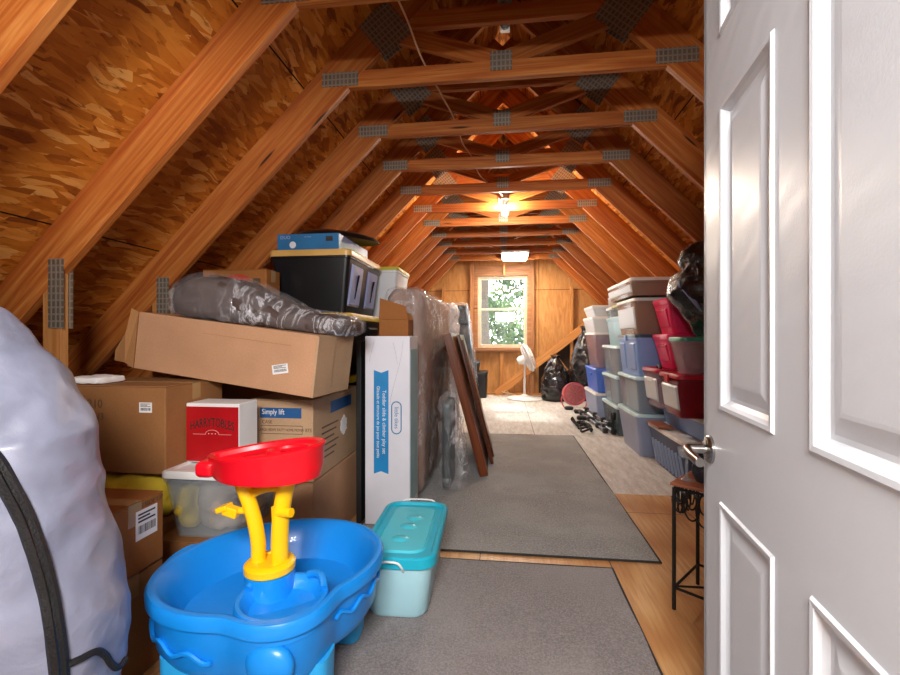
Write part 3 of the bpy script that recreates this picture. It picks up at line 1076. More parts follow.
# white toy carton
c = thing('toy_carton', 'tall white toy carton with a blue ribbon print, standing upright', 'box', (-.652, 2.565, .013))
w, d, h = .128, .115, 1.055
obj('body', box(BM(), -w, w, -d, d, 0, h), M['whitebox'], c, bevel=.004)
rb = BM()
pts = [(-.042, -.29), (0, -.275), (.042, -.29), (.042, .29), (0, .275), (-.042, .29)]
a = [rb.verts.new((p[0], -d - .001, p[1])) for p in pts]
b = [rb.verts.new((p[0], -d, p[1])) for p in pts]
rb.faces.new(a); rb.faces.new(b[::-1])
for i in range(6):
    rb.faces.new((a[(i + 1) % 6], a[i], b[i], b[(i + 1) % 6]))
obj('ribbon_print', rb, M['ltblue'], c, loc=(-.035, 0, .575))
DN = (0, 0, -1)
text(c, 'Toddler slide & climber play set', .030, M['white'], (-.018, -d - .0016, .575), DN, NX, sx=.92)
text(c, 'Glissade et structure de jeu pour tout petits', .026, M['white'], (-.052, -d - .0016, .575), DN, NX, sx=.86)
bm = BM()
def stadium(hw_, hh_, y):
    out = []
    for k in range(40):
        a_ = 2 * PI * (k + .5) / 40
        out.append(Vector((hw_ * math.cos(a_), y, (hh_ - hw_) * (1 if math.sin(a_) >= 0 else -1) + hw_ * math.sin(a_))))
    return out
loft(bm, [stadium(.030, .092, 0), stadium(.030, .092, -.001), stadium(.024, .086, -.001), stadium(.024, .086, 0)], False, False)
obj('logo_ring', bm, M['ltdark'], c, loc=(.052, -d, .60))
text(c, 'little tikes', .034, M['ltdark'], (.052, -d - .0012, .60), DN, NX, sx=.9)
bm = BM()
for x0, ph in ((-.07, 0.), (.07, 1.7), (.02, 3.)):
    p_ = []
    for k in range(40):
        z = .25 + .78 * k / 39 if x0 != .02 else .90 + .12 * k / 39
        p_.append((x0 + .045 * math.sin(z * 6 + ph) * (1 if abs(z - .57) > .32 else .0) + (.03 if x0 > .05 else -.02) * (1 if abs(z - .57) < .32 else 0), -d - .0005, z))
    seg = [q for q in p_ if not (abs(q[2] - .57) < .32)]
    if x0 == -.07:
        seg = [q for q in seg if q[2] > .9]
    elif x0 > .05:
        seg = [q for q in p_ if q[2] > .66]
        seg = [(.05 + .04 * math.sin(q[2] * 7 + .5), q[1], q[2]) for q in seg]
    tube(bm, seg, .0012, 4, .0006)
obj('printed_lines', bm, M['greyline'], c)
obj('side_print', box(BM(), 0, .001, -.10, .10, .12, .98), M['tealbin'], c, loc=(w, 0, 0))

# box with red print behind the wrapped cushion, and what carries it
c, w, d, h = carton('orange brown cardboard box with red oval print behind the wrapped cushion', -1.80, -1.395, 2.50, 2.66, 1.14, 1.465, 'card3')
bm = BM()
for k in range(25):
    pass
lathe(bm, [(.0, 0), (.075, 0), (.075, .0012), (0, .0012)], 28, Matrix.Translation((.02, -d, h - .06)) @ Matrix.Rotation(PI / 2, 4, 'X'), 1, .4)
obj('printed_oval', bm, M['redink'], c)
obj('printed_patch', box(BM(), -.16, -.09, -d - .001, -d, h - .085, h - .03), M['greyink'], c)
obj('printed_patch', box(BM(), .12, .165, -d - .001, -d, h - .085, h - .055), M['greyink'], c)
carton('brown cardboard box underneath the box with red oval print', -1.74, -1.25, 2.30, 2.66, .62, 1.135, 'card2')
carton('brown cardboard box at the bottom of the stack beneath the red oval box', -1.75, -1.25, 2.20, 2.66, 0, .615, 'card2')

# cushion wrapped in film on the long carton
cu = thing('wrapped_cushion', 'brown cushion wrapped in clear plastic film lying on the long carton', 'cushion', (-1.095, 2.0, 1.11), rot=(0, R(7), R(-6)))
def cush(grow, seed, amp, cuts):
    bm = subdiv_box(-.40 - grow, .40 + grow, -.15 - grow, .15 + grow, -.0, .17 + grow, cuts, .07)
    for v in bm.verts:
        x = v.co.x
        top = 1.0 if x < -.1 else 1.0 - .48 * min(1, (x + .1) / .28)
        top *= (.80 + .2 * min(1, (x + .42 + grow) / .12)) if x < -.25 else 1
        hump = .03 * math.exp(-((x + .20) / .12) ** 2)
        v.co.z = v.co.z * top + (hump if v.co.z > .05 else 0)
        v.co.y += .05 * math.sin(x * 5)
    crumple(bm, amp, 7, seed, ridge=True)
    for v in bm.verts:
        v.co.z = max(.004, v.co.z)
    return bm
obj('cushion', cush(0, 3, .016, (26, 12, 8)), M['cushion'], cu, smooth=True)
obj('film', cush(.012, 5, .028, (44, 20, 12)), M['film'], cu, smooth=True, label='clear crinkled film')

# ------------------------------------------------------------------ tubs
def tote(label, x0, x1, y0, y1, z0, h, body, lid, name='storage_bin', group=None, taper=.03, lidh=.028, latch=None, ribs=0, endface='x', lip=.012, window=None, paper=None, rad=.03, lidm=None, handle=None, rz=0):
    cx, cy = (x0 + x1) / 2, (y0 + y1) / 2
    w, d = (x1 - x0) / 2 - lip, (y1 - y0) / 2 - lip
    c = thing(name, label, 'storage bin', (cx, cy, z0), rz, group)
    hb = h - lidh * .6
    th = .004
    rings = [rrect(-w + taper, w - taper, -d + taper, d - taper, 0, rad),
             rrect(-w, w, -d, d, hb - .03, rad),
             rrect(-w - .006, w + .006, -d - .006, d + .006, hb - .028, rad),
             rrect(-w - .006, w + .006, -d - .006, d + .006, hb, rad),
             rrect(-w + th, w - th, -d + th, d - th, hb, rad),
             rrect(-w + taper + th, w - taper - th, -d + taper + th, d - taper - th, .006, rad)]
    bm = BM()
    loft(bm, rings)
    obj('body', bm, M[body], c, smooth=True)
    L0, L1 = w + lip, d + lip
    bm = BM()
    loft(bm, [rrect(-L0, L0, -L1, L1, hb - lidh * .4, rad + .01), rrect(-L0, L0, -L1, L1, h - .008, rad + .01),
              rrect(-L0 + .006, L0 - .006, -L1 + .006, L1 - .006, h, rad + .01),
              rrect(-L0 + .03, L0 - .03, -L1 + .03, L1 - .03, h, rad),
              rrect(-L0 + .036, L0 - .036, -L1 + .036, L1 - .036, h - .008, rad)])
    obj('lid', bm, M[lid], c, smooth=True)
    # end face that looks at the aisle: handle grip or ribs
    sx = {'x': -1, '+x': 1}.get(endface, -1)
    ex = lambda z: sx * (w - taper * (1 - z / max(.01, hb - .03)))
    if ribs:
        for k in range(ribs):
            yy = -d + .09 + (2 * d - .18) * k / (ribs - 1)
            bm = BM()
            z0_, z1_ = .02, hb * .68
            pts = [(ex(z0_) + sx * .006, yy, z0_), (ex(z1_) + sx * .006, yy, z1_)]
            tube(bm, pts, .010, 6, .011)
            obj('rib', bm, M['greybin'], c, smooth=True)  # ribs lighter than the body: groove shade put into the colours
    if handle:
        zz = hb - .075
        bm = BM()
        box(bm, -.004, .012, -.07, .07, -.016, .016)
        o = obj('handle', bm, M[handle], c, bevel=.004, loc=(ex(zz) + (0 if sx > 0 else -.008), 0, zz))
    if latch:
        for s in (-1, 1):
            bm = box(BM(), -.006, .006, -.035, .035, -.045, .012)
            obj('latch', bm, M[latch], c, bevel=.003, loc=(s * (L0 + .004), 0, h - .016))
    if window:        # molded raised panels on the end face; milky ones paint in window light
        for yy in window[0]:
            bm = BM()
            za, zb = min(.05, h * .18), hb - min(.06, h * .22)
            hw2 = window[1]
            rr = []
            for z, q in ((za, 0), (zb, 0)):
                rr.append((ex(z), z))
            loft(bm, [[Vector((rr[0][1] * 0 + rr[0][0], yy - hw2, za)), Vector((rr[0][0], yy + hw2, za)), Vector((rr[1][0], yy + hw2, zb)), Vector((rr[1][0], yy - hw2, zb))],
                      [Vector((rr[0][0] + sx * .01, yy - hw2 + .012, za + .012)), Vector((rr[0][0] + sx * .01, yy + hw2 - .012, za + .012)), Vector((rr[1][0] + sx * .01, yy + hw2 - .012, zb - .012)), Vector((rr[1][0] + sx * .01, yy - hw2 + .012, zb - .012))]])
            pn = obj('end_panel', bm, M[window[2] if len(window) > 2 else body], c)
            if len(window) > 3 and window[3]:
                bm = BM()
                tube(bm, [Vector((rr[0][0] + sx * .0105, yy, za + .05)), Vector((rr[1][0] + sx * .0105, yy, zb - .06))], .006, 6, .010)
                obj('slot', bm, M['black'], pn, label='dark slot')
    if paper:
        zz = hb * .55
        bm = box(BM(), -.0008, .0008, -.03, .03, -.045, .045)
        obj('paper_label', bm, M['white'], c, loc=(ex(zz) + sx * .002, paper, zz), label='white paper label')
    return c

def stuff_in(label, x, y, z, rx, ry, rz, m, seed=1, name='folded_cloth'):
    bm = blob(0, 0, rz, rx, ry, rz, 30, 16, p=3.0)
    crumple(bm, .02, 9, seed)
    for v in bm.verts:
        v.co.z = max(0.0, v.co.z)
    solo(name, bm, M[m], label, 'cloth', (x, y, z), smooth=True)

# black totes on the left
for k, (z, lidm, lab) in enumerate(((1.215, 'tanlid', 'black tote with a tan lid under the blue flat box, topmost of its stack'),
                                    (.815, 'yellowlid', 'black tote with a yellow lid directly below the topmost black tote'),
                                    (.415, 'yellowlid', 'third black tote down, behind the blue banded cardboard box'),
                                    (.015, 'yellowlid', 'bottom black tote of the stack behind the cardboard boxes'))):
    tote(lab, -1.50, -.955, 2.70, 3.42, z if k < 3 else 0.0, .40 if k < 3 else .415, 'blacktote', lidm, 'storage_tote', 'black totes on the left', taper=.045, lidh=.04, endface='+x', window=((-.17, .17), .11, 'lavbin' if k == 0 else 'blacktote', k == 0), handle=None)  # top tote's bluish end panels: light on that end put into the colour
# dark slots on the top tote's end panels
# blue flat box
c = thing('flat_box', 'blue flat printed box lying on the topmost black tote', 'box', (-1.245, 3.03, 1.616), R(0))
w, d, h = .205, .30, .105
obj('body', box(BM(), -w, w, -d, d, 0, h), M['bluecard'], c, bevel=.003)
obj('side_print', box(BM(), w, w + .001, -d + .01, d - .01, .004, h * .55), M['tealbin'], c)
obj('side_print', box(BM(), w, w + .001, -d + .01, d - .01, h * .55, h - .004), M['lavbin'], c)
bm = BM()
lathe(bm, [(0, 0), (.022, 0), (.022, .001), (0, .001)], 20, Matrix.Translation((-.10, -d, .035)) @ Matrix.Rotation(PI / 2, 4, 'X'))
obj('printed_disc', bm, M['whitebox'], c)
obj('printed_patch', box(BM(), .12, .165, -d - .001, -d, .055, .085), M['ink'], c)
text(c, 'DUO', .03, M['lavbin'], (-.15, -d - .0008, .082), NX, UP)
text(c, 'air bed', .016, M['lavbin'], (.0, -d - .0008, .085), NX, UP)
# black round lid on it
bm = lathe(BM(), [(0, .03), (.16, .035), (.25, .022), (.285, .002), (.288, .008), (.27, .03), (.18, .052), (.05, .056), (0, .057)], 48)
o = solo('round_lid', bm, M['black'], 'black round shallow lid lying on top of the blue flat box', 'lid', (-1.18, 3.10, 1.752), smooth=True)
o.rotation_euler = (R(4), R(5), 0)

# dark stand behind totes with clear bin on top
carton('brown cardboard box stacked on the dark box behind the black totes', -1.40, -.90, 3.50, 4.10, .80, 1.22, 'card3')
solo('dark_box', box(BM(), -1.42, -.86, 3.50, 4.12, 0, .795), M['blackmat'], 'large dark box on the floor behind the black tote stack', 'box', bevel=.01)
bm = subdiv_box(-.92, -.62, 3.46, 3.90, 1.0, 1.36, (12, 14, 10), .06)
tote('clear bin with a yellow green lid standing high behind the black totes', -1.34, -.84, 3.50, 3.95, 1.225, .40, 'milky', 'yglid', taper=.04)
stuff_in('brown bundle inside the clear bin behind the black totes', -1.08, 3.72, 1.235, .18, .15, .08, 'browncloth', 4)

# clear bin lower left
tote('clear bin of beige cloth with a white lid below the small red box', -1.345, -1.005, 1.60, 1.97, .272, .268, 'clear', 'whitelid', taper=.03)
stuff_in('beige cloth inside the clear bin below the small red box', -1.135, 1.77, .283, .115, .14, .105, 'beigecloth', 5)
stuff_in('yellow cloth inside the clear bin beside the beige cloth', -1.28, 1.72, .283, .032, .09, .09, 'yellowcloth', 6)

# ------------------------------------------------------------------ right hand stacks
GA = 'bins stacked along the right'
# stack nearest the window (A)
tote('slate bin with a white lid at the bottom of the stack nearest the window', 1.13, 1.55, 5.86, 6.70, 0, .352, 'greybin', 'whitelid', group=GA)
tote('blue bin with a blue lid, second up in the stack nearest the window', 1.14, 1.55, 5.90, 6.70, .353, .31, 'bluebin', 'bluebin', group=GA, handle='bluebin')
tote('tall rose clear bin above the blue bin nearest the window', 1.13, 1.55, 5.90, 6.65, .665, .46, 'pinkclear', 'whitelid', group=GA, taper=.05)
stuff_in('mulberry cloth filling the tall rose clear bin', 1.35, 6.2, .68, .13, .24, .18, 'purplecloth', 7)
tote('white bin on the tall rose clear bin nearest the window', 1.10, 1.50, 5.90, 6.62, 1.126, .20, 'milky', 'whitelid', group=GA)
tote('small white bin topping the stack nearest the window', 1.11, 1.47, 5.93, 6.60, 1.327, .145, 'milky', 'whitelid', group=GA)
# stack B
tote('dark clear bin with a mint lid at floor level behind the folded tripod', 1.18, 1.62, 4.97, 5.74, 0, .318, 'cleardark', 'mintlid', group=GA)
tote('clear bin with a mint lid, second up behind the folded tripod', 1.18, 1.62, 4.97, 5.74, .319, .32, 'cleargrey', 'mintlid', group=GA)
tote('clear bin with a mint lid, third up behind the folded tripod', 1.18, 1.62, 4.97, 5.74, .64, .33, 'cleargrey', 'mintlid', group=GA)
tote('grey teal bin, fourth up behind the folded tripod', 1.22, 1.62, 5.0, 5.70, .971, .32, 'tealbin', 'tealbin', group=GA)
stuff_in('white paper bundle in the second mint lidded clear bin', 1.38, 5.3, .33, .14, .24, .11, 'whitecloth', 8)
stuff_in('grey bundle in the third mint lidded clear bin', 1.39, 5.32, .652, .14, .22, .10, 'cushion', 9)
tote('shallow clear tub of green cloth under the long flat bin', 1.22, 1.60, 5.0, 5.42, 1.292, .135, 'clear', 'yglid', group=GA)
stuff_in('green cloth inside the shallow tub under the long flat bin', 1.38, 5.2, 1.30, .13, .14, .045, 'greencloth', 10)
tote('clear tub standing on the grey teal bin left of the green cloth tub', 1.22, 1.52, 5.44, 5.72, 1.292, .12, 'clear', 'whitelid', group=GA, taper=.015)
can = thing('lidded_canister', 'small white canister at the top between the far stacks', 'canister', (1.31, 5.57, 1.413))
obj('body', lathe(BM(), [(.0, 0), (.07, 0), (.078, .01), (.082, .10), (0, .10)], 24), M['milky'], can, smooth=True)
obj('lid', lathe(BM(), [(.0, .10), (.087, .10), (.087, .118), (.08, .122), (0, .122)], 24), M['whitelid'], can, smooth=True)
# stack C
tote('slate grey bin with a mint lid on the floor left of the ribbed bin', 1.14, 1.62, 4.12, 4.80, 0, .385, 'greydark', 'mintlid', group=GA, taper=.045)
tote('clear bin with a mint lid on the slate grey bin', 1.14, 1.62, 4.12, 4.80, .386, .325, 'cleargrey', 'mintlid', group=GA)
stuff_in('white bundle in the clear bin on the slate grey bin', 1.36, 4.42, .40, .15, .2, .10, 'whitecloth', 11)
tote('steel blue bin with a dark lid under the white bin', 1.14, 1.60, 4.12, 4.80, .712, .375, 'steelblue', 'navylid', group=GA, window=((-.16, .16), .09), latch='steelblue')
tote('tall white bin with a paper label, left of the pink totes', 1.13, 1.55, 4.14, 4.80, 1.088, .325, 'brownclear', 'whitelid', group=GA, paper=.05, window=((0,), .28, 'milky'))  # milky end panel: brightness from the window put into its colour
stuff_in('orange brown cloth inside the tall white bin', 1.35, 4.45, 1.10, .16, .26, .13, 'browncloth', 12)
tote('long flat white bin lying across the top of the stacks', 1.08, 1.60, 4.06, 4.98, 1.428, .155, 'brownclear', 'whitelid', group=GA, taper=.02, window=((0,), .42, 'milky'))
stuff_in('brown cloth inside the long flat white bin', 1.35, 4.50, 1.436, .21, .38, .06, 'browncloth', 13)
# stack D
tote('slate blue ribbed bin with a white lid, nearest on the right floor', 1.22, 1.84, 3.29, 4.08, 0, .335, 'ribgroove', 'whitelid', group=GA, ribs=9, taper=.05)
tote('pale blue underbed bin with a white lid on the ribbed bin', 1.33, 1.86, 3.22, 4.08, .336, .163, 'steelblue', 'whitelid', group=GA, taper=.02)
solo('board_offcut', box(BM(), 1.20, 1.32, 3.72, 4.02, .336, .352), M['topwood'], 'brown board offcut on the ribbed bin lid', 'board', bevel=.002)
tote('clear bin with a red lid, the farther of the red lidded pair', 1.17, 1.62, 3.67, 4.07, .50, .31, 'pinkclear', 'redlid', group=GA, handle='whiteplastic', window=((0,), .15, 'milky'))  # whitish end panel holds the window light as colour
tote('clear bin with a red lid, the nearer of the red lidded pair', 1.17, 1.64, 3.24, 3.64, .50, .30, 'redclear', 'redlid', group=GA, window=((0,), .15, 'milky'), latch='redlid')
stuff_in('red cloth inside the nearer red lidded bin', 1.42, 3.44, .51, .185, .15, .125, 'redcloth', 14)
stuff_in('pale cloth bundle inside the farther red lidded bin', 1.40, 3.87, .51, .15, .13, .10, 'whitecloth', 15)
tote('hot pink tote on the red lidded bins, lower of two', 1.25, 1.62, 3.655, 4.06, .811, .275, 'pinkbin', 'pinkbin', group=GA, taper=.05, window=((0,), .12), handle='redlid')
tote('hot pink tote, upper of two, beside the tall white bin', 1.25, 1.60, 3.655, 4.06, 1.087, .285, 'pinkbin', 'pinkbin', group=GA, taper=.05, window=((0,), .12), handle='redlid')
tote('clear tub with a green lid on the nearer red lidded bin', 1.21, 1.62, 3.28, 3.56, .801, .262, 'pinkclear', 'greenlid', group=GA, taper=.04)
stuff_in('pale pink cloth inside the green lidded tub', 1.40, 3.42, .81, .12, .09, .10, 'beigecloth', 16)
bm = tube(BM(), curve([(1.21, 3.70, .822), (1.215, 3.74, .836), (1.22, 3.78, .836), (1.225, 3.82, .822)], 4), .012, 8)
solo('jump_rope', bm, M['black'], 'small black rope end lying on the farther red lid', 'rope', smooth=True)

# black bag on the green lid
def bag(label, cx, cy, z0, rx, ry, hgt, seed, m='bagfilm', knot=True, prof=None, name='trash_bag'):
    b = thing(name, label, 'bag', (cx, cy, z0))
    prof = prof or [(0, .75), (.08, .95), (.25, 1.0), (.5, .9), (.7, .7), (.85, .42), (.93, .2), (.97, .25), (1.0, .32)]
    bm = BM()
    rings = []
    N, K = 44, 30
    for i in range(K + 1):
        h = i / K
        for (a, ra), (c_, rc) in zip(prof, prof[1:]):
            if a <= h <= c_:
                s = ra + (rc - ra) * (h - a) / (c_ - a)
                break
        ring = []
        for k in range(N):
            a = 2 * PI * k / N
            f_ = 1 + .10 * noise.noise(Vector((math.cos(a) * 2 + seed, math.sin(a) * 2, h * 3))) + .06 * math.sin(a * 9 + seed) * max(0, h - .4)
            ring.append(Vector((rx * s * f_ * math.cos(a), ry * s * f_ * math.sin(a), h * hgt)))
        rings.append(ring)
    loft(bm, rings)
    crumple(bm, .03, 8, seed)
    for v in bm.verts:
        v.co.z = max(.002, v.co.z)
    obj('film', bm, M[m], b, smooth=True)
    return b
b = bag('black plastic bag stuffed on the green lidded tub under the rafters', 1.44, 3.40, 1.062, .27, .20, .67, 3,
        prof=[(0, .30), (.1, .42), (.3, .72), (.45, 1.0), (.60, .92), (.70, .74), (.74, .66), (.85, .78), (.95, .55), (1, .3)])
obj('lining', flapmesh([(-.245, -.10, .36), (-.15, -.17, .20), (-.12, -.17, .17), (-.14, -.15, .23), (-.235, -.08, .40)], .006), M['lavbin'], b, label='pale torn lining edge')

# heap of black bags by the window
bag('black trash bag slumped on the floor left of the pink fan', .84, 7.74, 0, .24, .24, .76, 5)
bag('tall black trash bag behind the pink fan', 1.34, 7.80, 0, .25, .27, 1.25, 6)
bag('black trash bag wedged between the pink fan and bins', 1.55, 7.06, 0, .20, .24, .85, 8)

# ------------------------------------------------------------------ mattress and neighbours
mt = thing('mattress', 'tall brown mattress wrapped in clear plastic standing on edge', 'mattress', (-.662, 2.90, .014), R(0))
def mat_mesh(g, cuts, amp, seed):
    bm = subdiv_box(-.125 - g, .125 + g, 0 - g, 1.45 + g, 0.0, 1.37 + g, cuts, .075)
    crumple(bm, amp, 8, seed)
    for v in bm.verts:
        v.co.z = max(.0, v.co.z)
    return bm
obj('core', mat_mesh(0, (10, 24, 26), .012, 2), M['mattress'], mt, smooth=True)
obj('film', mat_mesh(.012, (16, 40, 60), .022, 9), M['filmmat'], mt, smooth=True, label='clear crinkled film')
# white film bundle beyond
wp = thing('wrapped_bundle', 'white film wrapped bundle standing behind the mattress', 'bundle', (0, 0, 0))
bm = subdiv_box(-.74, -.50, 4.50, 4.86, .018, 1.40, (12, 14, 26), .06)
crumple(bm, .05, 7, 12)
for v in bm.verts: v.co.z = max(.014, v.co.z)
obj('film', bm, M['filmwhite'], wp, smooth=True)
bm = subdiv_box(-.71, -.54, 4.54, 4.82, 0.02, 1.33, (6, 6, 10), .05)
obj('core', bm, M['whitecloth'], wp, smooth=True)
# dark item wrapped in film, low between mattress and boards
dk = thing('wrapped_bundle', 'dark teal bundle in glossy clear film low beside the mattress', 'bundle', (-.395, 3.01, .02), 0)
bm = subdiv_box(-.035, .03, 0.02, .33, 0.01, .60, (4, 8, 14), .02)
obj('core', bm, M['teal_dark'], dk, smooth=True)
bm = subdiv_box(-.05, .045, -.0, .35, .004, .64, (10, 20, 30), .03)
for v in bm.verts: v.co.x += .10 * (1 - v.co.z / .64) * (1 if v.co.x > 0 else 0)
crumple(bm, .03, 7, 20)
for v in bm.verts: v.co.z = max(.006, v.co.z)
obj('film', bm, M['film'], dk, smooth=True, label='glossy clear film')

# leaning wooden panels
def board(label, foot_x, y0, y1, length, lean, m, th=.03, rz=R(2.5), zb=0.0, cleat=True):
    b = thing('wooden_panel', label, 'panel', (foot_x, y0, zb + .022), rot=(0, -lean, rz), group='leaning wooden panels')
    bm = box(BM(), -th, 0, 0, y1 - y0, 0, length)
    o = obj('panel', bm, M[m], b, bevel=.004)
    for v in o.data.vertices:       # grain along the long edge
        v.co = Vector((v.co.z, v.co.y, -v.co.x))
    o.rotation_euler = (0, -PI / 2, 0)
    if cleat:
        bm = box(BM(), 0, .018, .02, .09, .05, length - .05)
        obj('rail', bm, M[m], b, bevel=.003)
    return b
board('brown wooden panel leaning against the mattress, nearest of the pair', -.125, 3.40, 4.35, 1.11, R(14.8), 'panelwood', th=.065, cleat=False)
board('brown wooden panel leaning behind the nearest one, its foot farther back', -.092, 3.72, 4.40, 1.10, R(14.8), 'panelwood2', th=.025, cleat=True)
# back left: dark garment bag in film, black bin
gb = thing('garment_bag', 'dark slate bag in clear film standing left of the window', 'bag', (-.74, 7.55, 0))
def taper_stack(g, seed, amp):
    bm = subdiv_box(-.22 - g, .24 + g, -.2 - g, .2 + g, 0, 1.60 + g, (10, 10, 26), .05)
    for v in bm.verts:
        k = max(0, min(1, (v.co.z - .5) / 1.1))
        v.co.x = v.co.x * (1 - .5 * k) - .02 * k
        v.co.y *= 1 - .4 * k
    crumple(bm, amp, 6, seed)
    for v in bm.verts: v.co.z = max(.001, v.co.z)
    return bm
obj('body', taper_stack(0, 3, .02), M['bagdark'], gb, smooth=True)
obj('film', taper_stack(.03, 4, .04), M['film'], gb, smooth=True, label='clear film')
bm = BM()
for z, hwid in ((.85, .17), (1.28, .14)):
    box(bm, -hwid, hwid, -.215 + .05 * (z - .5), -.2 + .05 * (z - .5), z - .008, z + .008)
obj('strap', bm, M['zip'], gb)
tote('black bin on the floor below the window', -.74, -.30, 7.85, 8.25, 0, .46, 'blacktote', 'blacktote', taper=.015)
tote('small black tub on the black bin below the window', -.66, -.44, 7.88, 8.2, .461, .17, 'blacktote', 'navylid', taper=.015)
bm = BM()
for k in range(5):
    a = k * 1.1
    tube(bm, curve([(-.16 + .05 * k, 8.1, .03), (-.1 + .08 * math.cos(a), 8.05, .06 + .015 * k), (.0 + .1 * math.sin(a), 8.1, .03)], 6), .005, 6)
solo('cord_loops', bm, M['cable'], 'loose pale cord loops on the floor under the window', 'cord', (.12, .16, -.02), smooth=True)

# ------------------------------------------------------------------ fans
pf = thing('pedestal_fan', 'white pedestal fan before the window', 'fan', (.335, 7.86, 0))
obj('base', lathe(BM(), [(0, 0), (.30, 0), (.31, .012), (.29, .03), (.10, .055), (.03, .08), (0, .08)], 40), M['fanwhite'], pf, smooth=True)
obj('pole', lathe(BM(), [(.0, .06), (.022, .06), (.022, .35), (.016, .355), (.016, .66), (0, .66)], 16), M['fanwhite'], pf, smooth=True)
fd = Vector((.93, .10, .35)).normalized()
A = Matrix.Translation((.03, 0, .70)) @ Vector((0, 0, 1)).rotation_difference(fd).to_matrix().to_4x4()
obj('motor', lathe(BM(), [(0, -.17), (.05, -.16), (.075, -.10), (.07, -.03), (0, -.02)], 24, A), M['fanwhite'], pf, smooth=True)
bm = BM()
for r_, z_ in ((.245, .03), (.21, .085), (.15, .105), (.08, .11), (.21, -.02), (.13, -.035)):
    tube(bm, [A @ Vector((r_ * math.cos(2 * PI * k / 40), r_ * math.sin(2 * PI * k / 40), z_)) for k in range(41)], .004, 5)
for k in range(36):
    a = 2 * PI * k / 36
    pr = [(.02, .112), (.15, .105), (.21, .085), (.245, .03), (.21, -.02), (.08, -.04)]
    tube(bm, [A @ Vector((r_ * math.cos(a), r_ * math.sin(a), z_)) for r_, z_ in pr], .0022, 4)
lathe(bm, [(.24, .02), (.252, .02), (.252, .045), (.24, .045)], 40, A)
obj('cage', bm, M['fanwhite'], pf)
bm = BM()
for k in range(3):
    a = 2 * PI * k / 3
    ring0 = []
    for r_ in (.03, .10, .20):
        for da, dz in ((-.45, .0), (.45, .04)):
            ring0.append(A @ Vector((r_ * math.cos(a + da), r_ * math.sin(a + da), .02 + dz)))
    v = [bm.verts.new(p) for p in ring0]
    for q in (0, 2):
        bm.faces.new((v[q], v[q + 1], v[q + 3], v[q + 2]))
bmesh.ops.solidify(bm, geom=bm.faces[:], thickness=.003)
obj('blades', bm, M['fanwhite'], pf)
obj('hub', lathe(BM(), [(0, .05), (.035, .05), (.035, .115), (0, .12)], 20, A), M['fanwhite'], pf, smooth=True)

rf = thing('floor_fan', 'round coral pink floor fan before the black bags', 'fan', (1.045, 7.05, 0), R(10))
rf.scale = (.84, .84, .84)
A = Matrix.Translation((0, 0, .235)) @ Matrix.Rotation(R(80), 4, 'X')
obj('housing', lathe(BM(), [(.175, -.07), (.205, -.07), (.212, .0), (.205, .07), (.175, .07), (.17, .0), (.175, -.07)], 40, A), M['pinkfan'], rf, smooth=True)
bm = BM()
for k in range(9):
    r_ = .02 + .019 * k
    tube(bm, [A @ Vector((r_ * math.cos(2 * PI * j / 30), r_ * math.sin(2 * PI * j / 30), .068)) for j in range(31)], .0035, 4)
for k in range(10):
    a = 2 * PI * k / 10
    tube(bm, [A @ Vector((.02 * math.cos(a), .02 * math.sin(a), .068)), A @ Vector((.18 * math.cos(a), .18 * math.sin(a), .066))], .004, 4)
obj('grille', bm, M['pinkgrille'], rf)
obj('back_plate', lathe(BM(), [(0, -.05), (.175, -.05), (.175, -.04), (0, -.04)], 30, A), M['pinkfan'], rf)
for s in (-1, 1):
    obj('stand_leg', tube(BM(), curve([(s * .20, .0, .235), (s * .235, -.01, .13), (s * .20, -.05, .012), (s * .16, -.14, .012)], 6), .013, 8), M['pinkfan'], rf, smooth=True)

# ------------------------------------------------------------------ folded tripod and cable on floor
tp = thing('folded_tripod', 'folded steel and black tripod lying along the foot of the bins', 'tripod', (0, 0, 0))
for k, (a, b_) in enumerate((((1.04, 6.35, .05), (1.17, 5.03, .04)), ((1.00, 6.30, .06), (1.10, 5.12, .03)), ((1.08, 6.36, .09), (1.17, 5.2, .09)))):
    obj('leg', tube(BM(), [a, b_], .014, 10), M['chrome'], tp, smooth=True)
    for f_ in (.12, .45, .75, .98):
        p = Vector(a).lerp(Vector(b_), f_)
        bm = subdiv_box(p.x - .028, p.x + .028, p.y - .035, p.y + .035, max(.004, p.z - .03), p.z + .03, (3, 3, 3), .012)
        obj('clamp', bm, M['blackmat'], tp, smooth=True)
obj('post', tube(BM(), [(1.155, 5.02, .03), (1.155, 5.02, .23)], .012, 10), M['blackmat'], tp, smooth=True)
obj('head', subdiv_box(1.125, 1.185, 4.99, 5.05, .17, .26, (4, 4, 4), .02), M['black'], tp, smooth=True)
bm = BM()
pts = []
for k in range(60):
    a = k * .42
    pts.append((.90 + .07 * math.cos(a) + .02 * math.sin(k * 1.7), 5.25 + .22 * math.sin(a * .93) + .006 * k, .012 + .012 * ((k * 7) % 5)))
tube(bm, curve(pts, 4), .011, 6)
solo('black_cable', bm, M['blackmat'], 'tangled black cable on the pale floor beside the tripod', 'cable', smooth=True)
for k, (x, y) in enumerate(((.93, 6.75), (1.02, 6.45), (.98, 5.95))):
    bm = subdiv_box(-.06, .06, -.05, .05, 0, .05, (5, 5, 4), .02)
    crumple(bm, .01, 20, k)
    for v in bm.verts: v.co.z = max(0, v.co.z)
    solo('black_clamp', bm, M['blackmat'], ('small black clamp on the floor below the pink fan', 'small black clamp on the floor behind the tripod end', 'small black clamp on the floor beside the tripod middle')[k], 'clamp', (x, y, .002), smooth=True)

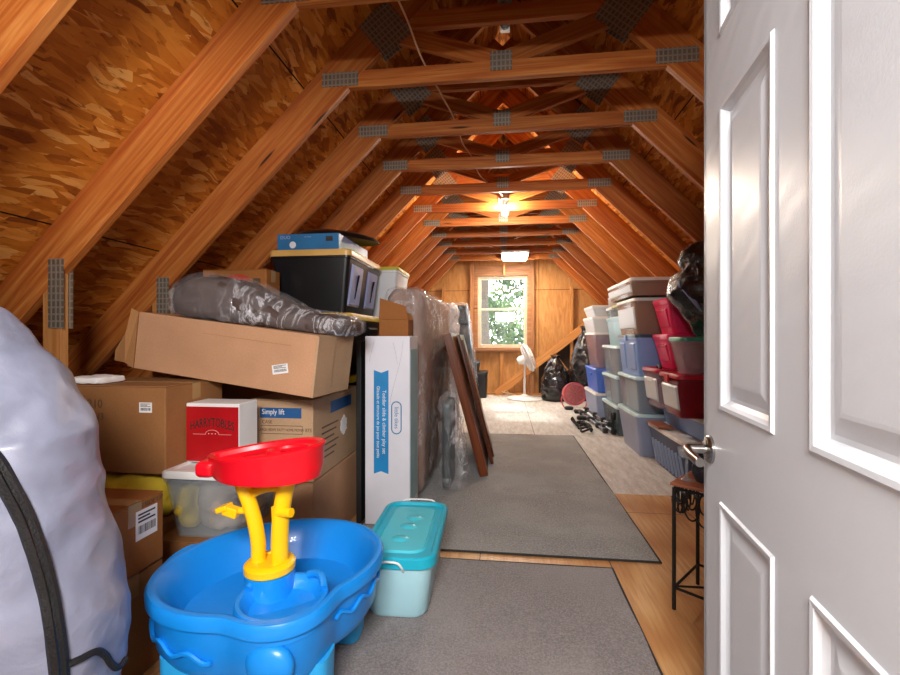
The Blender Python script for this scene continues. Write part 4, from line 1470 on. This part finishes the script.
# ------------------------------------------------------------------ iron plant stand
st = thing('plant_stand', 'black iron plant stand with scroll skirt and wooden top by the door', 'plant stand', (.655, 1.85, 0), R(-40))
SW, SDp, SH = .30, .26, .485
for x in (0, SW):
    for y in (0, SDp):
        obj('leg', tube(BM(), [(x, y, 0), (x, y, SH - .01)], .0075, 8), M['iron'], st, smooth=True)
for z in (.085, SH - .012):
    bm = BM()
    for a, b_ in (((0, 0), (SW, 0)), ((0, SDp), (SW, SDp)), ((0, 0), (0, SDp)), ((SW, 0), (SW, SDp))):
        tube(bm, [(a[0], a[1], z), (b_[0], b_[1], z)], .0055, 6)
    obj('stretcher_ring' if z < .2 else 'top_ring', bm, M['iron'], st, smooth=True)
bm = BM()
def scrolls(a, b_, n):
    a, b_ = Vector(a), Vector(b_)
    for k in range(n):
        f0 = (k + .5) / n
        dr = .075 + .05 * math.sin(PI * f0)
        c_ = a.lerp(b_, f0)
        t_ = (b_ - a).normalized()
        for sc_, off in ((1, 0), (.6, .0)):
            p = []
            for j in range(17):
                an = 2 * PI * j / 16
                p.append(c_ + t_ * (.028 * sc_ * math.sin(an)) + Vector((0, 0, -dr * (1 - math.cos(an)) * .5 * sc_ - .004)))
            tube(bm, p, .0036, 5)
scrolls((0, 0, SH - .012), (SW, 0, SH - .012), 7)
scrolls((0, 0, SH - .012), (0, SDp, SH - .012), 6)
obj('scroll_skirt', bm, M['iron'], st, smooth=True)
obj('table_top', box(BM(), -.012, SW + .012, -.012, SDp + .012, SH - .002, SH + .011), M['topwood'], st, bevel=.004)
obj('brace', tube(BM(), [(0, 0, .09), (SW, SDp, .09)], .0045, 6), M['iron'], st, smooth=True)
vs = thing('glass_vase', 'small smoked glass vase on the iron plant stand', 'vase', (.775, 1.87, .4965))
obj('body', lathe(BM(), [(0, 0), (.03, 0), (.045, .03), (.042, .07), (.02, .105), (.018, .125), (.028, .14), (.024, .14), (.014, .125), (0, .12)], 24), M['darkglass'], vs, smooth=True)
vs2 = thing('glass_bowl', 'small pale glass cup beside the vase behind the door lever', 'cup', (.715, 1.885, .4965))
obj('stem', lathe(BM(), [(0, 0), (.025, 0), (.006, .012), (.006, .08), (0, .085)], 20), M['clear'], vs2, smooth=True)
obj('cup', lathe(BM(), [(0, .08), (.03, .09), (.036, .125), (.033, .125), (.027, .094), (0, .086)], 20), M['clear'], vs2, smooth=True)

# ------------------------------------------------------------------ teal bin
tb_ = thing('storage_bin', 'small aqua storage bin with a teal lid beside the water table', 'storage bin', (-.412, 1.895, .013), R(2))
BW, BD, BH = .135, .275, .235
bm = BM()
loft(bm, [rrect(-BW + .03, BW - .03, -BD + .03, BD - .03, .0, .05, 6), rrect(-BW + .022, BW - .022, -BD + .022, BD - .022, .012, .055, 6),
          rrect(-BW, BW, -BD, BD, BH - .02, .06, 6), rrect(-BW + .004, BW - .004, -BD + .004, BD - .004, BH - .02, .06, 6), rrect(-BW + .03, BW - .03, -BD + .03, BD - .03, .02, .05, 6)])
obj('body', bm, M['aquabody'], tb_, smooth=True)
bm = BM()
e = .014
loft(bm, [rrect(-BW - e, BW + e, -BD - e, BD + e, BH - .035, .07, 8), rrect(-BW - e, BW + e, -BD - e, BD + e, BH, .07, 8), rrect(-BW - e + .006, BW + e - .006, -BD - e + .006, BD + e - .006, BH + .006, .066, 8),
          rrect(-BW + .004, BW - .004, -BD + .004, BD - .004, BH + .006, .06, 8), rrect(-BW + .012, BW - .012, -BD + .012, BD - .012, BH - .006, .055, 8)])
obj('lid', bm, M['teallid'], tb_, smooth=True)
bm = BM()
loft(bm, [rrect(-BW + .035, BW - .035, -BD + .05, BD - .05, BH - .006, .05, 8), rrect(-BW + .042, BW - .042, -BD + .057, BD - .057, BH + .002, .045, 8)])
obj('lid_panel', bm, M['teallid2'], tb_, smooth=True, label='raised lighter teal panel')
for k, y in enumerate((-.12, .0, .09)):
    obj('lid_emboss', lathe(BM(), [(0, .0), (.034, 0), (.026, .006), (0, .008)], 24, Matrix.Translation((-.01 + .012 * k, y, BH + .0018)), 1.1, .8), M['teallid2'], tb_, smooth=True)
hp = curve([(-.085, -BD - .012, BH - .01), (-.08, -BD - .035, BH - .002), (-.04, -BD - .035, BH + .0), (-.02, -BD - .04, BH + .004), (.015, -BD - .035, BH - .002), (.03, -BD - .03, BH - .02), (.032, -BD - .008, BH - .045)], 5)
obj('handle', tube(BM(), hp, .0042, 8), M['whiteplastic'], tb_, smooth=True, label='white wire handle')
hp = curve([(-.085, BD + .012, BH - .01), (-.06, BD + .03, BH + .006), (.06, BD + .03, BH + .006), (.085, BD + .012, BH - .01)], 5)
obj('handle', tube(BM(), hp, .0042, 8), M['whiteplastic'], tb_, smooth=True, label='white wire handle')

# ------------------------------------------------------------------ water table
wt = thing('water_table', 'blue toddler water table with yellow tower and red funnel tray', 'water table', (-.715, 1.335, .013))
RZ = .36
def rim_r(th):
    """outline seen from above: a fat oval with a small round pool bulging to the front right"""
    a, b_, tilt = .328, .285, R(38)
    x, y = math.cos(th - tilt), math.sin(th - tilt)
    r1 = 1 / math.sqrt((x / a) ** 2 + (y / b_) ** 2)
    cx, cy, rc = .125, -.195, .12
    dx, dy = math.cos(th), math.sin(th)
    bq = dx * cx + dy * cy
    dsc = bq * bq - (cx * cx + cy * cy - rc * rc)
    r2 = bq + math.sqrt(dsc) if dsc > 0 and bq > 0 else 0
    k = 40.0
    return math.log(math.exp(k * r1) + math.exp(k * r2)) / k if r2 else r1
NT_ = 120
def wring(off, z, wob=0):
    out = []
    for k in range(NT_):
        th = 2 * PI * k / NT_
        r_ = rim_r(th) + off + wob * math.sin(9 * th)
        out.append(Vector((r_ * math.cos(th), r_ * math.sin(th), z)))
    return out
def oring(off, z, sc=1.0):
    out = []
    for k in range(NT_):
        th = 2 * PI * k / NT_
        x, y = math.cos(th - R(38)), math.sin(th - R(38))
        r_ = (1 / math.sqrt((x / .328) ** 2 + (y / .285) ** 2) + off) * sc
        out.append(Vector((r_ * math.cos(th), r_ * math.sin(th), z)))
    return out
bm = BM()
loft(bm, [wring(-.07, .175), wring(-.03, .18), wring(-.012, .21), wring(-.006, .30), wring(-.004, .318), wring(.012, .322), wring(.014, .348), wring(.008, .358), wring(-.004, .36),
          wring(-.012, .357), wring(-.020, .345), oring(-.035, .33), oring(-.05, .29), oring(-.075, .245), oring(-.10, .24), oring(-.2, .238)])
obj('basin', bm, M['basin'], wt, smooth=True)
# little pool at the front
bm = BM()
A = Matrix.Translation((.125, -.195, 0))
lathe(bm, [(.0, .318), (.055, .318), (.085, .328), (.098, .350), (.106, .359), (.116, .3595), (.120, .35), (.120, .30)], 40, A)
obj('pool', bm, M['basin'], wt, smooth=True, label='small round side pool')
for a0, a1, rr_ in ((R(20), R(75), .106), (R(115), R(175), .106)):
    p = [(.125 + rr_ * math.cos(a0 + (a1 - a0) * k / 10), -.195 + rr_ * math.sin(a0 + (a1 - a0) * k / 10), .362 + .014 * math.sin(PI * k / 10)) for k in range(11)]
    obj('rim_lobe', tube(BM(), p, .011, 8), M['basin'], wt, smooth=True)
# embossed waves and roundel on the outer wall
for a0, a1 in ((R(195), R(268)), (R(-30), R(35))):
    p = []
    for k in range(50):
        th = a0 + (a1 - a0) * k / 49
        r_ = rim_r(th) - .004
        p.append((r_ * math.cos(th), r_ * math.sin(th), .262 + .009 * math.sin(k * .5) - (.02 * k / 49 if a0 > 3 else -.01)))
    obj('wave_emboss', tube(BM(), p, .006, 6), M['basin'], wt, smooth=True)
th = R(296)
bm = blob(math.cos(th) * (rim_r(th) - .015), math.sin(th) * (rim_r(th) - .015), .25, .062, .03, .055, 24, 14)
obj('roundel', bm, M['basin'], wt, smooth=True)
for th in (R(235), R(318), R(50), R(140)):
    r_ = rim_r(th) - .075
    x, y = r_ * math.cos(th), r_ * math.sin(th)
    bm = BM()
    loft(bm, [rrect(x - .05, x + .05, y - .045, y + .045, 0, .03), rrect(x - .055, x + .055, y - .05, y + .05, .02, .03), rrect(x - .06, x + .06, y - .05, y + .05, .20, .03)])
    obj('leg', bm, M['basinlegs'], wt, smooth=True)
# loop on the far left of the rim
p = [(-.335 + .05 * math.cos(a), .03 + .07 * math.sin(a), .30 + .02 * math.sin(a)) for a in [R(60 + 230 * k / 14) for k in range(15)]]
obj('rim_loop', tube(BM(), p, .016, 8), M['basin'], wt, smooth=True)
# pedestal and tower
tw = Vector((.045, -.115, 0))
A = Matrix.Translation(tw)
obj('pedestal', lathe(BM(), [(.082, .236), (.078, .26), (.068, .30), (.068, .378), (.06, .382), (0, .382)], 40, A), M['basin'], wt, smooth=True)
obj('tower_base', lathe(BM(), [(.0, .382), (.066, .382), (.070, .386), (.070, .402), (.064, .408), (.05, .410), (.048, .404), (0, .404)], 40, A), M['tyellow'], wt, smooth=True)
def post(pts, r1, r2):
    return tube(BM(), curve([tw + Vector(p) for p in pts], 8), r1, 14, r2)
obj('tower_post', post([(-.035, .0, .40), (-.036, .0, .46), (-.05, .0, .53), (-.075, .0, .60), (-.10, .0, .655)], .021, .015), M['tyellow'], wt, smooth=True)
obj('tower_post', post([(.030, .0, .40), (.030, .0, .47), (.034, .0, .54), (.046, .0, .61), (.06, .0, .655)], .025, .018), M['tyellow'], wt, smooth=True)
obj('tower_post', post([(.0, .035, .40), (.0, .035, .48), (.0, .03, .55)], .012, .010), M['tyellow'], wt, smooth=True)
obj('tower_arch', post([(-.068, .01, .592), (-.03, .015, .608), (.01, .01, .618), (.045, .0, .618)], .017, .008), M['tyellow'], wt, smooth=True)
ob = BM()
box(ob, -.022, .022, -.014, .014, -.014, .014, Matrix.Translation(tw + Vector((-.115, -.005, .545))) @ Matrix.Rotation(R(15), 4, 'Y'))
box(ob, -.03, .005, -.02, .02, -.006, .010, Matrix.Translation(tw + Vector((-.125, -.005, .556))) @ Matrix.Rotation(R(-20), 4, 'Y'))
tube(ob, [tw + Vector((-.10, 0, .545)), tw + Vector((-.05, 0, .548))], .010, 10)
obj('spout', ob, M['tyellow'], wt, bevel=.004)
obj('peg', tube(BM(), [tw + Vector((.03, -.01, .55)), tw + Vector((.075, -.02, .555))], .013, 12), M['tyellow'], wt, smooth=True)
# red funnel tray
def tray_ring(off, z0, lift=0.0):
    out = []
    N = 64
    for k in range(N):
        a = 2 * PI * k / N
        x, y = .125 * math.cos(a), .105 * math.sin(a)
        if math.cos(a) < 0:                      # stretch into a spout on the left
            t_ = -math.cos(a)
            x = -.205 * t_ ** .9
            y *= 1 - .55 * t_ ** 3
        r_ = math.hypot(x, y)
        f_ = (r_ + off) / r_
        x, y = x * f_, y * f_
        out.append(tw + Vector((.025 + x, y, z0 - .028 + .10 * lift * (x + .2) / .33)))
    return out
bm = BM()
LF = .42
loft(bm, [tray_ring(-.02, .672, LF * .2), tray_ring(-.004, .674, LF * .2), tray_ring(.004, .69, LF * .6), tray_ring(.006, .722, LF), tray_ring(.010, .728, LF), tray_ring(.010, .734, LF), tray_ring(.002, .738, LF), tray_ring(-.010, .734, LF), tray_ring(-.016, .722, LF), tray_ring(-.04, .712, LF), tray_ring(-.055, .714, LF)])
obj('funnel_tray', bm, M['tred'], wt, smooth=True)
p = []
for k in range(34):
    a = R(-30 + 300 * k / 33)
    r_ = .062 - .001 * k
    p.append(tw + Vector((.05 + r_ * 1.25 * math.cos(a), r_ * math.sin(a), .700 + .03 * (.05 + r_ * 1.25 * math.cos(a) + .2) / .33)))
obj('swirl', tube(BM(), p, .010, 8), M['tred'], wt, smooth=True)
bm = BM()
c_ = tw + Vector((-.185, 0, .0))
box(bm, -.026, .03, -.040, .040, .646, .692, Matrix.Translation(c_))
obj('tray_spout', bm, M['tred'], wt, bevel=.016, seg=4)

# ------------------------------------------------------------------ grey cover at the left
fwd = Vector((-math.sin(YAW), math.cos(YAW), 0)); rgt = Vector((math.cos(YAW), math.sin(YAW), 0))
cen = fwd * .95 + rgt * -1.10 + Vector((0, 0, .013))
cb = thing('grey_cover', 'lavender grey zipped fabric cover over a tall rounded load at left', 'cover', cen, YAW)
PROF = [(0, .36), (.05, .375), (.40, .365), (.63, .335), (.845, .315), (.96, .255), (1.066, .18), (1.10, .135), (1.13, .075), (1.15, .02)]
def half(z):
    for (a, ra), (b_, rb_) in zip(PROF, PROF[1:]):
        if a <= z <= b_:
            return ra + (rb_ - ra) * (z - a) / (b_ - a)
    return .02
DEP, PW = .62, 2.3
bm = BM()
rings = []
NK, NZ = 140, 130
for i in range(NZ + 1):
    z = 1.15 * (1 - (1 - i / NZ) ** 1.35)
    wv = half(z)
    ring = []
    for k in range(NK):
        a = 2 * PI * k / NK
        cx, sy = math.cos(a), math.sin(a)
        f_ = (abs(cx) ** PW + abs(sy) ** PW) ** (-1 / PW)
        ring.append(Vector((wv * f_ * cx, wv * DEP * f_ * sy, z)))
    rings.append(ring)
loft(bm, rings)
bm.normal_update()
for v in bm.verts:
    p = v.co
    n = noise.noise(Vector((p.x * 3.2 + p.z * 2.0, p.y * 3, p.z * 2.4 - p.x * 2))) * .022
    n += (.5 - abs(noise.noise(Vector((p.x * 5 - p.z * 6, p.y * 6, p.z * 4 + 3))))) * .020
    n += (.5 - abs(noise.noise(Vector((p.x * 9 + p.z * 8, p.y * 8, p.z * 5 - p.x * 6 + 7))))) * .008
    n += (.5 - abs(noise.noise(Vector((p.x * 16 - p.z * 12, p.y * 14, p.z * 9 + p.x * 8))))) * .006
    v.co = p + v.normal * (n - .006)
    v.co.z = max(0, v.co.z)
cov = obj('cover', bm, M['nylon'], cb, smooth=True)
from mathutils.bvhtree import BVHTree
bvh = BVHTree.FromPolygons([v.co for v in cov.data.vertices], [p.vertices for p in cov.data.polygons])
inv = Matrix.Rotation(-YAW, 4, 'Z') @ Matrix.Translation(-cen)
def on_cover(px, py):
    o_ = inv @ Vector((0, 0, CAM_Z))
    d_ = (inv.to_3x3() @ ray(px, py)).normalized()
    h_ = bvh.ray_cast(o_, d_)
    return h_[0] + h_[1] * .002 if h_[0] else None
def ribbon(pix, r1, r2, name, m, n=10, label=None):
    P = [on_cover(*q) for q in pix]
    P = [q for q in P if q]
    if len(P) < 2:
        return
    bm = BM()
    pts = curve(P, n)
    tube(bm, pts, r1, 8, r2)
    obj(name, bm, m, cb, smooth=True, label=label)
zp = [(-40, 430), (-8, 460), (10, 490), (25, 520), (37, 555), (47, 590), (53, 625), (58, 660), (60, 700)]
ribbon(zp, .016, .016, 'zip', M['zip'], label='black curved zip')
ribbon([(x + 1, y) for x, y in zp], .006, .017, 'zip_teeth', M['black'])
ribbon([(60, 668), (78, 660), (95, 652), (104, 655), (110, 664), (117, 668), (124, 660), (128, 652)], .007, .007, 'edge_piping', M['zip'], label='black piping')
ribbon([(52, 630), (54, 645), (58, 665), (60, 685)], .012, .012, 'zip_pull', M['black'])

# ------------------------------------------------------------------ outside trees
def tree(label, x, y, base, h, rx, m, n, seed):
    rnd = random.Random(seed)
    tr = thing('tree', label, 'tree', (x, y, base))
    tk = curve([(0, 0, 0), (.08, 0, h * .35), (-.05, .1, h * .7), (.1, 0, h)], 5)
    obj('trunk', tube(BM(), tk, [.22 - .10 * k / (len(tk) - 1) for k in range(len(tk))], 10), M['bark'], tr, smooth=True)
    bm = BM()
    for k in range(n):
        a = rnd.random() * 2 * PI
        r_ = rx * math.sqrt(rnd.random())
        c_ = Vector((r_ * math.cos(a), r_ * .7 * math.sin(a) + (1.6 if seed == 1 else 0), h * (.25 + .85 * rnd.random())))
        if noise.noise(c_ * .9 + Vector((seed, 0, 0))) < -.02:
            continue
        s_ = rnd.uniform(.08, .17)
        u = Vector((rnd.gauss(0, 1), rnd.gauss(0, 1), rnd.gauss(0, 1))).normalized()
        v = u.orthogonal().normalized()
        vv = [bm.verts.new(c_ + q) for q in (u * s_, v * s_ * .5, -u * s_, -v * s_ * .5)]
        bm.faces.new(vv)
    obj('foliage', bm, m, tr, kind='stuff')
tree('tree with a pale trunk at the left of the window view', -.60, 13.5, -3.2, 7.5, 1.7, M['leaf1'], 5500, 1)
tree('light green tree in the right half of the window view', 1.5, 19.0, -3.2, 8.0, 2.5, M['leaf2'], 6500, 2)
tree('low dark tree filling the bottom of the window view', .3, 25.5, -3.6, 6.2, 3.6, M['leaf1'], 6500, 3)

# ------------------------------------------------------------------ light
w = bpy.data.worlds.new('daylight')
S.world = w
w.use_nodes = True
bg = w.node_tree.nodes['Background']
bg.inputs[0].default_value = (.88, .94, 1.0, 1)
bg.inputs[1].default_value = 6.5
def area(name, loc, rot, sx, sy, power, col):
    l = bpy.data.lights.new(name, 'AREA')
    l.shape = 'RECTANGLE'
    l.size, l.size_y = sx, sy
    l.energy = power
    l.color = col
    o = bpy.data.objects.new(name, l)
    COL.objects.link(o)
    o.location = loc
    o.rotation_euler = rot
    return o
# sun from beyond the window
sl = bpy.data.lights.new('sun', 'SUN')
sl.energy = 2.0
sl.angle = R(2)
sl.color = (1, .95, .86)
so = bpy.data.objects.new('sun', sl)
COL.objects.link(so)
so.rotation_euler = (R(-52), 0, R(8))
# unseen fill lamp added behind the camera for frontal light from the hall
area('hall_fill', (.0, -.75, 1.85), (R(68), 0, 0), .7, .35, 60, (1, .97, .95))

# ------------------------------------------------------------------ camera
cam = bpy.data.cameras.new('camera')
cam.sensor_width = 36
cam.lens = 18
cam.clip_start = .02
co = bpy.data.objects.new('camera', cam)
COL.objects.link(co)
co.location = (0, 0, CAM_Z)
co.rotation_euler = (PI / 2, 0, YAW)
S.camera = co
S.view_settings.view_transform = 'Standard'
S.view_settings.look = 'None'
S.view_settings.gamma = 1
S.view_settings.use_curve_mapping = False
S.view_settings.exposure = .6
